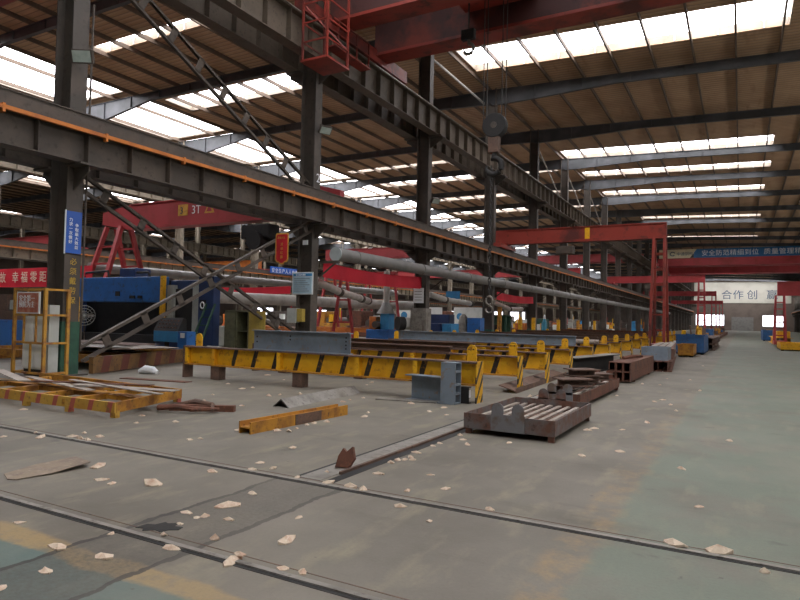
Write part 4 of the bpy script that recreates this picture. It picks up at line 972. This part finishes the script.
# flakes of rust scale, each a bent chip
FL = [(-5.34, 3.87), (-5.14, 3.84), (-4.78, 4.03), (-5.82, 4.17), (-4.76, 2.77), (-3.98, 2.98), (-4.06, 2.63), (-3.65, 2.68), (-3.74, 2.35), (-3.39, 3.01), (-3.65, 3.16), (-3.74, 3.39), (-3.9, 3.61), (-3.74, 3.56), (-3.72, 2.08), (-4.7, 4.67), (-4.43, 4.96), (-4.57, 5.23), (-4.29, 5.1), (-3.83, 4.3), (-3.76, 3.92), (-3.71, 3.61), (-3.5, 3.66), (-3.86, 4.97), (-2.83, 3.54), (-3.08, 3.99), (-3.49, 4.96), (-3.23, 4.97), (-3.07, 4.95), (-3.74, 5.31), (-3.26, 5.54), (-3.4, 6.04), (-3.4, 6.2), (-3.33, 6.25), (-2.53, 3.15), (-2.39, 3.16), (-2.89, 3.05), (-3.28, 3.3), (-2.79, 5.8), (-2.44, 5.4), (-2.71, 5.14), (-2.53, 4.68), (-2.16, 4.48), (-1.85, 5.02), (-1.66, 7.64), (-3.34, 6.4), (-3.4, 6.66), (-3.26, 6.29), (-1.31, 8.15), (-0.57, 7.6), (-0.43, 4.99), (-0.14, 4.98), (-0.32, 6.11), (0.14, 4.74), (-8.16, 6.58), (-7.7, 6.12), (-7.94, 7.9), (-8.71, 8.38), (-6.13, 5.69), (-7.33, 6.5), (-7.48, 4.98), (-7.28, 4.96), (-7.15, 4.97), (-7.2, 5.18), (-7.6, 5.23), (-8.09, 4.88), (-7.73, 4.72), (-8.15, 4.5), (-10.13, 5.9), (-9.21, 9.09), (-10.42, 10.74), (-9.49, 10.21), (-9.44, 10.5), (-8.25, 9.65), (-8.19, 9.91), (-7.98, 10.29), (-6.1, 5.82), (-12.23, 12.12), (-11.17, 13.0), (-10.04, 12.29), (-7.71, 8.31), (-5.65, 6.8), (-5.5, 6.86), (-5.55, 7.11), (-5.61, 7.43), (-5.6, 7.59), (-6.1, 6.53), (-5.53, 7.82), (-6.6, 10.56), (-7.4, 11.0), (-7.98, 13.11), (-7.82, 12.66), (-5.32, 8.57), (-5.5, 8.96), (-6.65, 10.15), (-4.77, 6.04), (-6.6, 9.83), (-5.44, 10.4), (-4.7, 9.7), (-4.72, 10.28), (-4.33, 9.56), (-3.4, 7.99), (-3.24, 7.72), (-3.4, 7.13), (-3.4, 7.33), (-2.67, 7.88), (-3.06, 7.45), (-2.0, 9.48), (-1.94, 9.7), (-3.91, 12.91), (-3.79, 13.22), (-4.1, 15.12), (-2.4, 14.39), (-2.3, 17.62), (-1.31, 10.78), (-1.56, 9.84), (-1.05, 12.6), (-0.87, 16.79), (-1.3, 27.11), (-0.13, 9.82), (-1.44, 14.24), (-1.23, 13.46), (-1.54, 13.77), (-1.9, 19.83), (-1.86, 17.69), (-1.29, 19.92)]
BIG = {(-2.89, 3.05): (1.35, 'big pale flake heap piece lying on the near rail in the middle'), (-0.43, 4.99): (1.15, 'big pale flake on the far rail at the right'), (-0.14, 4.98): (1.2, 'flat pale flake on the far rail right of the big one'),
       (-3.07, 4.95): (1.2, 'upright pale flake on the far rail where the floor channel ends'), (-3.65, 2.68): (1.2, 'large pale flake on the yellow line at bottom left'), (-4.06, 2.63): (1.35, 'large pale flake on green paint at bottom left'),
       (-4.78, 4.03): (1.1, 'pale flake between the two rails right of the curled sheet'), (-3.76, 3.92): (1.15, 'long pale flake in the cracked trench'), (-3.39, 3.01): (1.1, 'pale flake on the near rail beside the trench crack'), (-3.23, 4.97): (1.1, 'pinkish flake on the far rail left of the upright one'), (-2.83, 3.54): (1., 'pinkish flake lying alone between the two rails'), (-5.82, 4.17): (1.1, 'light flake lying beside the curled sheet')}
random.seed(11); fl_meshes = []
for k in range(8):
    n = random.randint(6, 9); ol = []
    for i in range(n):
        a = 2 * math.pi * i / n; r = random.uniform(.55, 1.1); ol.append((r * math.cos(a), r * .65 * math.sin(a)))
    m = MB(); b = random.uniform(.15, .45)
    vs = [(0, 0, b * .7 + .1)] + [(p[0], p[1], .02 + b * abs(p[0]) ** 2 * random.uniform(.1, .9)) for p in ol]; vs += [(x, y, max(0, z - .12)) for x, y, z in vs]; q = n + 1
    fs = [(0, 1 + i, 1 + (i + 1) % n) for i in range(n)] + [(q, q + 1 + (i + 1) % n, q + 1 + i) for i in range(n)] + [(1 + i, q + 1 + i, q + 1 + (i + 1) % n, 1 + (i + 1) % n) for i in range(n)]
    me = bpy.data.meshes.new('rust_flake'); me.from_pydata(vs, [], fs); me.materials.append(MAT['flake']); fl_meshes.append(me)
for k, p in enumerate(FL):
    o = bpy.data.objects.new('rust_flake', fl_meshes[k % 8]); COL.objects.link(o); d = math.hypot(p[0], p[1])
    s = random.uniform(.032, .055) * (1 + min(d, 14) * .05); lab = 'small pale flake of rust scale scattered on the grey concrete'
    if p in BIG: s *= 1.5 * BIG[p][0]; lab = BIG[p][1]
    o.location = (p[0], p[1], .001); o.scale = (s, s, s * random.uniform(1.1, 2.2)); o.rotation_euler = (0, 0, random.uniform(0, 6.28))
    tag(o, lab, 'rust flake', 'rust flakes on the floor')
o = bpy.data.objects.new('rust_flake', fl_meshes[3]); COL.objects.link(o); o.location = (-2.88, 3.12, .03); o.scale = (.06, .06, .09); tag(o, 'smaller pale flake leaning on top of the flake heap on the near rail', 'rust flake', 'rust flakes on the floor')

# ------------------------------------------------------------------ left bay machinery seen through the columns
def cabinet(name, label, x, y, w, d, h, mm, door=True, cat='cabinet'):
    t = thing(name, label, cat, (x, y, 0)); MB().box(x - w / 2, x + w / 2, y - d / 2, y + d / 2, .08, h).build('body', mm, t, bevel=.015)
    MB().box(x - w / 2 + .05, x + w / 2 - .05, y - d / 2 + .05, y + d / 2 - .05, 0, .08).build('plinth', 'black', t)
    if door:
        dd = MB().box(x - w / 2 + .06, x + w / 2 - .06, y - d / 2 - .02, y - d / 2, .16, h - .08).build('door', mm, t)
        MB().box(x + w / 2 - .16, x + w / 2 - .12, y - d / 2 - .05, y - d / 2 - .02, h * .45, h * .6).build('handle', 'steel', dd)
    return t
cabinet('grey_cabinet', 'tall grey cabinet standing in front of the third column', -14.5, 28.6, .9, .6, 2.15, 'greysteel')
cabinet('machine_cabinet', 'dark purple blue machine cabinet right of the third column', -16.9, 35.5, 1.2, 1.2, 1.35, 'deepblue')
t = cabinet('control_cabinet', 'cabinet with pale blue mottled side right of the purple blue one', -15.85, 35.4, .6, 1.2, 1.35, 'lightblue')
cabinet('blue_cabinet', 'tall blue cabinet left of the fourth column', -15.3, 38.2, .9, .8, 1.75, 'blue')
cabinet('dark_blue_cabinet', 'dark blue cabinet farther back between the third and fourth columns', -20.5, 44., 1.8, 1.0, 2.0, 'deepblue')
t = thing('draped_post', 'grey draped post left of the tall blue cabinet', 'post', (-16.2, 38, 0)); MB().path([(-16.2, 38, 0), (-16.15, 38, 1.0), (-16.1, 38, 1.8), (-16.1, 38, 2.0)], [.36, .34, .27, .1], 14).build('cover', 'greysteel', t, smooth=True)
t = thing('fume_hood', 'grey cone shaped fume hood over the blue machine', 'hood', (-19.7, 34, 1.9))
MB().path([(-19.7, 34, 1.9), (-19.7, 34, 2.3), (-19.7, 34, 2.6)], [.62, .35, .2], 20).build('cone', 'duct', t, smooth=True); MB().tube((-19.7, 34, 2.6), (-19.7, 34, 4.6), .2, 14).build('pipe', 'ductlight', t)
t = thing('blue_machine', 'small blue machine with yellow top under the grey hood', 'machine', (-19.9, 34, 0))
MB().box(-20.8, -19.2, 33.4, 34.6, 0, .9).build('bed', 'blue', t, bevel=.04); MB().box(-19.9, -19.3, 33.6, 34.4, .9, 1.9).build('head', 'lightblue', t, bevel=.05); MB().box(-20.7, -20.2, 33.6, 34.4, .9, 1.7).build('guard', 'orange', t, bevel=.03); MB().tube((-20.1, 33.3, 1.2), (-20.1, 34.7, 1.2), .22, 14).build('spindle', 'steel', t)
t = thing('hose_reel', 'black and pale hose reel on the grey cabinet side', 'reel', (-15.4, 28.4, .0))
MB().tube((-15.6, 28.1, 1.35), (-15.4, 28.4, 1.35), .36, 20).build('drum', 'black', t); MB().tube((-15.4, 28.4, 1.35), (-15.15, 28.75, 1.35), .32, 20).build('spool', 'ductlight', t); MB().box(-15.65, -15.1, 28.2, 28.7, 0, 1.0).build('stand', 'greysteel', t)
# fume extraction arms (segmented)
def arm(pts, label):
    t = thing('extraction_arm', label, 'duct', pts[0], 'fume extraction arms'); k = 0
    for a, b in zip(pts[:-1], pts[1:]):
        a, b = V(a), V(b); n = 5
        MB().path([a.lerp(b, i / 20) for i in range(21)], [.17 if (i % 4) else .14 for i in range(21)], 14).build('hose', 'ductlight', t, smooth=True)
        MB().tube(b - (b - a).normalized() * .12, b + (b - a).normalized() * .12, .2, 12).build('joint', 'steel', t)
arm([(-15.6, 21.0, 3.1), (-15.9, 23.2, 2.75), (-16.5, 26.0, 2.55), (-17.2, 27.8, 2.5)], 'pale jointed extraction arm behind the second column')
arm([(-15.4, 31.5, 3.0), (-15.6, 34, 2.8), (-15.8, 38.5, 2.7)], 'pale jointed extraction arm between third and fourth columns')
arm([(-15.3, 41.5, 2.9), (-15.5, 45.5, 2.5), (-15.6, 49, 2.6)], 'pale jointed extraction arm beyond the fourth column')
tag(MB().tube((-27, 23, 2.6), (-22.0, 44, 2.6), .35, 18).build('branch_duct', 'ductlight', smooth=True), 'pale thick horizontal duct low in the left bay', 'duct')
tag(MB().tube((-35.7, 24.5, 4.4), (-33.5, 60, 4.4), .3, 18).build('branch_duct', 'duct', smooth=True), 'grey horizontal duct farther back in the left bay', 'duct')
# white partitions
for i, (x, y, w_, h) in enumerate(((-23.5, 46, 4.2, 2.6), (-20.4, 50, 3.4, 2.7))):
    t = thing('partition_screen', ('white partition screen left of the third column', 'white partition screen right of the third column')[i], 'screen', (x, y, 0))
    MB().box(x - w_ / 2, x + w_ / 2, y, y + .08, .6, h).build('panel', 'white', t)
    for s in (-1, 1): MB().box(x + s * w_ / 2 - .05, x + s * w_ / 2 + .05, y - .25, y + .3, 0, .6).build('leg', 'steel', t)
    MB().tube((x - w_ / 3, y - .01, 1.9), (x - w_ / 3, y, 1.9), .3, 18).build('blue_emblem', 'lightblue', t)
tag(MB().box(-17.3, -16.3, 37.8, 37.86, 3.0, 3.5).build('hanging_screen', 'lightblue'), 'small light blue hanging screen above the tall blue cabinet', 'screen')
t = thing('gas_cylinder', 'teal gas cylinder with white cap beyond the fifth column', 'gas cylinder', (-14.6, 52, 0)); MB().path([(-14.6, 52, 0), (-14.6, 52, 1.5), (-14.6, 52, 1.75), (-14.6, 52, 1.85)], [.22, .22, .12, .08], 14).build('bottle', 'teal', t, smooth=True); MB().path([(-14.6, 52, 1.85), (-14.6, 52, 2.2)], [.12, .05], 10).build('cap', 'signwhite', t)
t = thing('green_rack', 'dark green open rack between the fourth and fifth columns', 'rack', (-16.2, 45.5, 0))
m = MB()
for x in (-17.2, -15.6):
    for y in (45, 46): m.box(x - .06, x + .06, y - .06, y + .06, 0, 2.0)
m.box(-17.26, -15.54, 44.94, 46.06, 1.95, 2.05); m.box(-17.26, -15.54, 44.94, 46.06, .5, .55); m.box(-17.2, -15.6, 46, 46.05, .5, 2.); m.build('frame', 'green', t)
MB().box(-17.0, -16.2, 45.2, 45.8, .55, 1.3).build('stored_box', 'black', t)
for i, (x, y, h, mm) in enumerate(((-14.3, 44.5, 1.9, 'yplain'), (-15.2, 42.5, 2.6, 'yrust'), (-14.2, 47.5, 1.9, 'yplain'), (-14.2, 55, 1.8, 'yplain'), (-14.3, 63, 1.8, 'yrust'), (-14.3, 71, 1.8, 'yplain'))):
    t = thing('guard_post', f'yellow guard post beside the column row, {ORD[i]} beyond the fourth column', 'post', (x, y, 0), 'yellow guard posts'); MB().box(x - .13, x + .13, y - .13, y + .13, 0, h).build('post', mm, t, bevel=.02); MB().box(x - .2, x + .2, y - .2, y + .2, 0, .03).build('base_plate', 'steel', t)
# red A frames / jib stands
for i, (x, y, h) in enumerate(((-20.6, 30.5, 4.4), (-21, 37, 4.6), (-26, 52, 5))):
    t = thing('red_frame', f'red A shaped steel stand in the left bay, {ORD[i]} beyond the second column', 'stand', (x, y, 0), 'red stands')
    for s in (-1, 1): MB().bar((x + s * .8, y, 0), (x + s * .12, y, h), .14, .14).build('leg', 'redfar', t)
    for f in (.3, .6): MB().bar((x - .8 + .68 * f, y, h * f), (x + .8 - .68 * f, y, h * f), .1, .1).build('cross_bar', 'redfar', t)
    MB().box(x - .3, x + .3, y - .15, y + .15, h, h + .15).build('head', 'redfar', t)
# orange roller tables
for i, (x, y, L) in enumerate(((-23.2, 27, 6), (-18.3, 25, 2.4), (-24, 37, 7), (-30, 33, 8))):
    t = thing('roller_table', f'low orange roller table in the left bay, {("behind the locker", "behind the second column", "behind the red stands", "far behind the locker")[i]}', 'roller table', (x, y, 0), 'orange roller tables')
    for s in (-.6, .6): MB().bar((x - L / 2, y + s, .75), (x + L / 2, y + s, .75), .1, .3).build('side_rail', 'orange', t)
    for k in range(int(L / .8)): MB().tube((x - L / 2 + .4 + .8 * k, y - .55, .8), (x - L / 2 + .4 + .8 * k, y + .55, .8), .1, 10).build('roller', 'greysteel', t)
    for sx in (-1, 1):
        for s in (-.6, .6): MB().box(x + sx * (L / 2 - .3) - .08, x + sx * (L / 2 - .3) + .08, y + s - .08, y + s + .08, 0, .6).build('leg', 'brown', t)
# rows of machines and pallets receding between the columns
random.seed(21)
COLS = ['deepblue', 'greysteel', 'yrust', 'green', 'greyw', 'brown', 'lightblue', 'orange', 'white', 'rust', 'steel']
NAMES = {'deepblue': 'dark blue', 'greysteel': 'grey', 'yrust': 'rusty yellow', 'green': 'green', 'greyw': 'pale grey', 'brown': 'brown', 'lightblue': 'light blue', 'orange': 'orange', 'white': 'white', 'rust': 'rust red', 'steel': 'dark grey'}
cnt = {}
AVOID = [(-23.5, 46), (-20.4, 50), (-23.2, 27), (-19.5, 26), (-24, 37), (-30, 33), (-20.6, 30.5), (-21, 37), (-26, 52), (-30.5, 23), (-19.9, 34), (-20.5, 44), (-32.7, 46), (-43.6, 70), (-18, 55)]
def machine(x, y, mm, s, row):
    if any(math.hypot(x - a, y - b) < 3.6 for a, b in AVOID): return
    AVOID.append((x, y))
    k = (mm, row); cnt[k] = cnt.get(k, 0) + 1
    t = thing('workshop_machine', f'{NAMES[mm]} workshop machine {row}, {ORD[cnt[k] - 1]} of its colour', 'machine', (x, y, 0), 'workshop machines of the left bay')
    w, d, h = s * random.uniform(.8, 1.5), s * random.uniform(.7, 1.2), s * random.uniform(.7, 1.1)
    MB().box(x - w, x + w, y - d, y + d, 0, h * .8).build('bed', mm, t, bevel=.04)
    MB().box(x - w * .9, x - w * .1, y - d * .8, y + d * .8, h * .8, h * random.uniform(1.4, 2.2)).build('head', mm, t, bevel=.05)
    MB().tube((x + w * .4, y - d * .9, h), (x + w * .4, y + d * .9, h), .25 * s, 12).build('drum', 'steel', t, smooth=True)
    MB().tube((x + w * .8, y, h * .8), (x + w * .8, y, h * random.uniform(1.6, 2.6)), .06 * s, 8).build('lamp_post', random.choice(['ductlight', 'yplain', 'redfar']), t)
    MB().box(x + w * .55, x + w * .95, y - d * 1.05, y - d * .85, h * .9, h * 1.5).build('control_panel', random.choice(['greyw', 'lightblue', 'yplain', 'white']), t)
for y in range(50, 150, 8):
    machine(-17.6 + random.uniform(-.8, .8), y + random.uniform(-1, 1), random.choice(COLS), 1.0, 'just behind the nearest columns')
for y in range(44, 150, 7):
    machine(-23.5 + random.uniform(-1, 1), y + random.uniform(-1, 1), random.choice(['greysteel', 'brown', 'steel', 'yrust', 'deepblue', 'rust', 'green', 'greyw']), 1.15, 'several metres behind the nearest columns')
for y in range(24, 130, 11):
    machine(-28 + random.uniform(-3, 3), y + random.uniform(-2, 2), random.choice(COLS), 1.2, 'in the middle of the left bay')
for y in range(14, 130, 13):
    machine(-39 + random.uniform(-3, 3), y + random.uniform(-2, 2), random.choice(COLS), 1.4, 'near the second column row')
for y in range(30, 150, 17):
    machine(-85 + random.uniform(-6, 6), y + random.uniform(-2, 2), random.choice(COLS), 2.0, 'far beyond the third column row')
for y in range(22, 130, 16):
    machine(-58 + random.uniform(-6, 6), y + random.uniform(-2, 2), random.choice(COLS), 1.8, 'beyond the second column row')
t = bin_('blue_tank', 'blue steel tank at the left edge behind the yellow cage', -27, -22., 11.6, 13.4, 1.25, 'blue', cat='tank')
t = thing('blue_sign_strip', 'small blue sign strip with pale letters on the far runway of the left bay', 'sign', (-44, 53, 6.3)); MB().box(-43.95, -43.9, 51, 57, 6.2, 6.9).build('panel', 'signblue', t)
lettering('安全生产人人有责', (-43.88, 51.2, 6.32), (0, 1, 0), UP, .5, 'letterwhite', t, spacing=1.25)

# ------------------------------------------------------------------ light, camera
w = bpy.data.worlds.new('world'); SC.world = w; w.use_nodes = True
w.node_tree.nodes['Background'].inputs[0].default_value = (.82, .9, 1, 1); w.node_tree.nodes['Background'].inputs[1].default_value = 1.0
cam = bpy.data.cameras.new('camera'); co = bpy.data.objects.new('camera', cam); COL.objects.link(co); SC.camera = co
R = Matrix(((0.87613055, -0.00435146, 0.48205428), (0.48159374, -0.03671976, -0.87562499), (0.02151116, 0.99931613, -0.03007566)))
co.matrix_world = Matrix.Translation((0, 0, 1.6)) @ R.to_4x4()
cam.sensor_width = 36; cam.lens = 620 / 800 * 36; cam.clip_end = 600; cam.clip_start = .05
SC.view_settings.view_transform = 'Standard'; SC.view_settings.look = 'None'; SC.view_settings.gamma = 1; SC.view_settings.use_curve_mapping = False
SC.view_settings.exposure = 0.0
SC.cycles.max_bounces = 8; SC.cycles.diffuse_bounces = 5
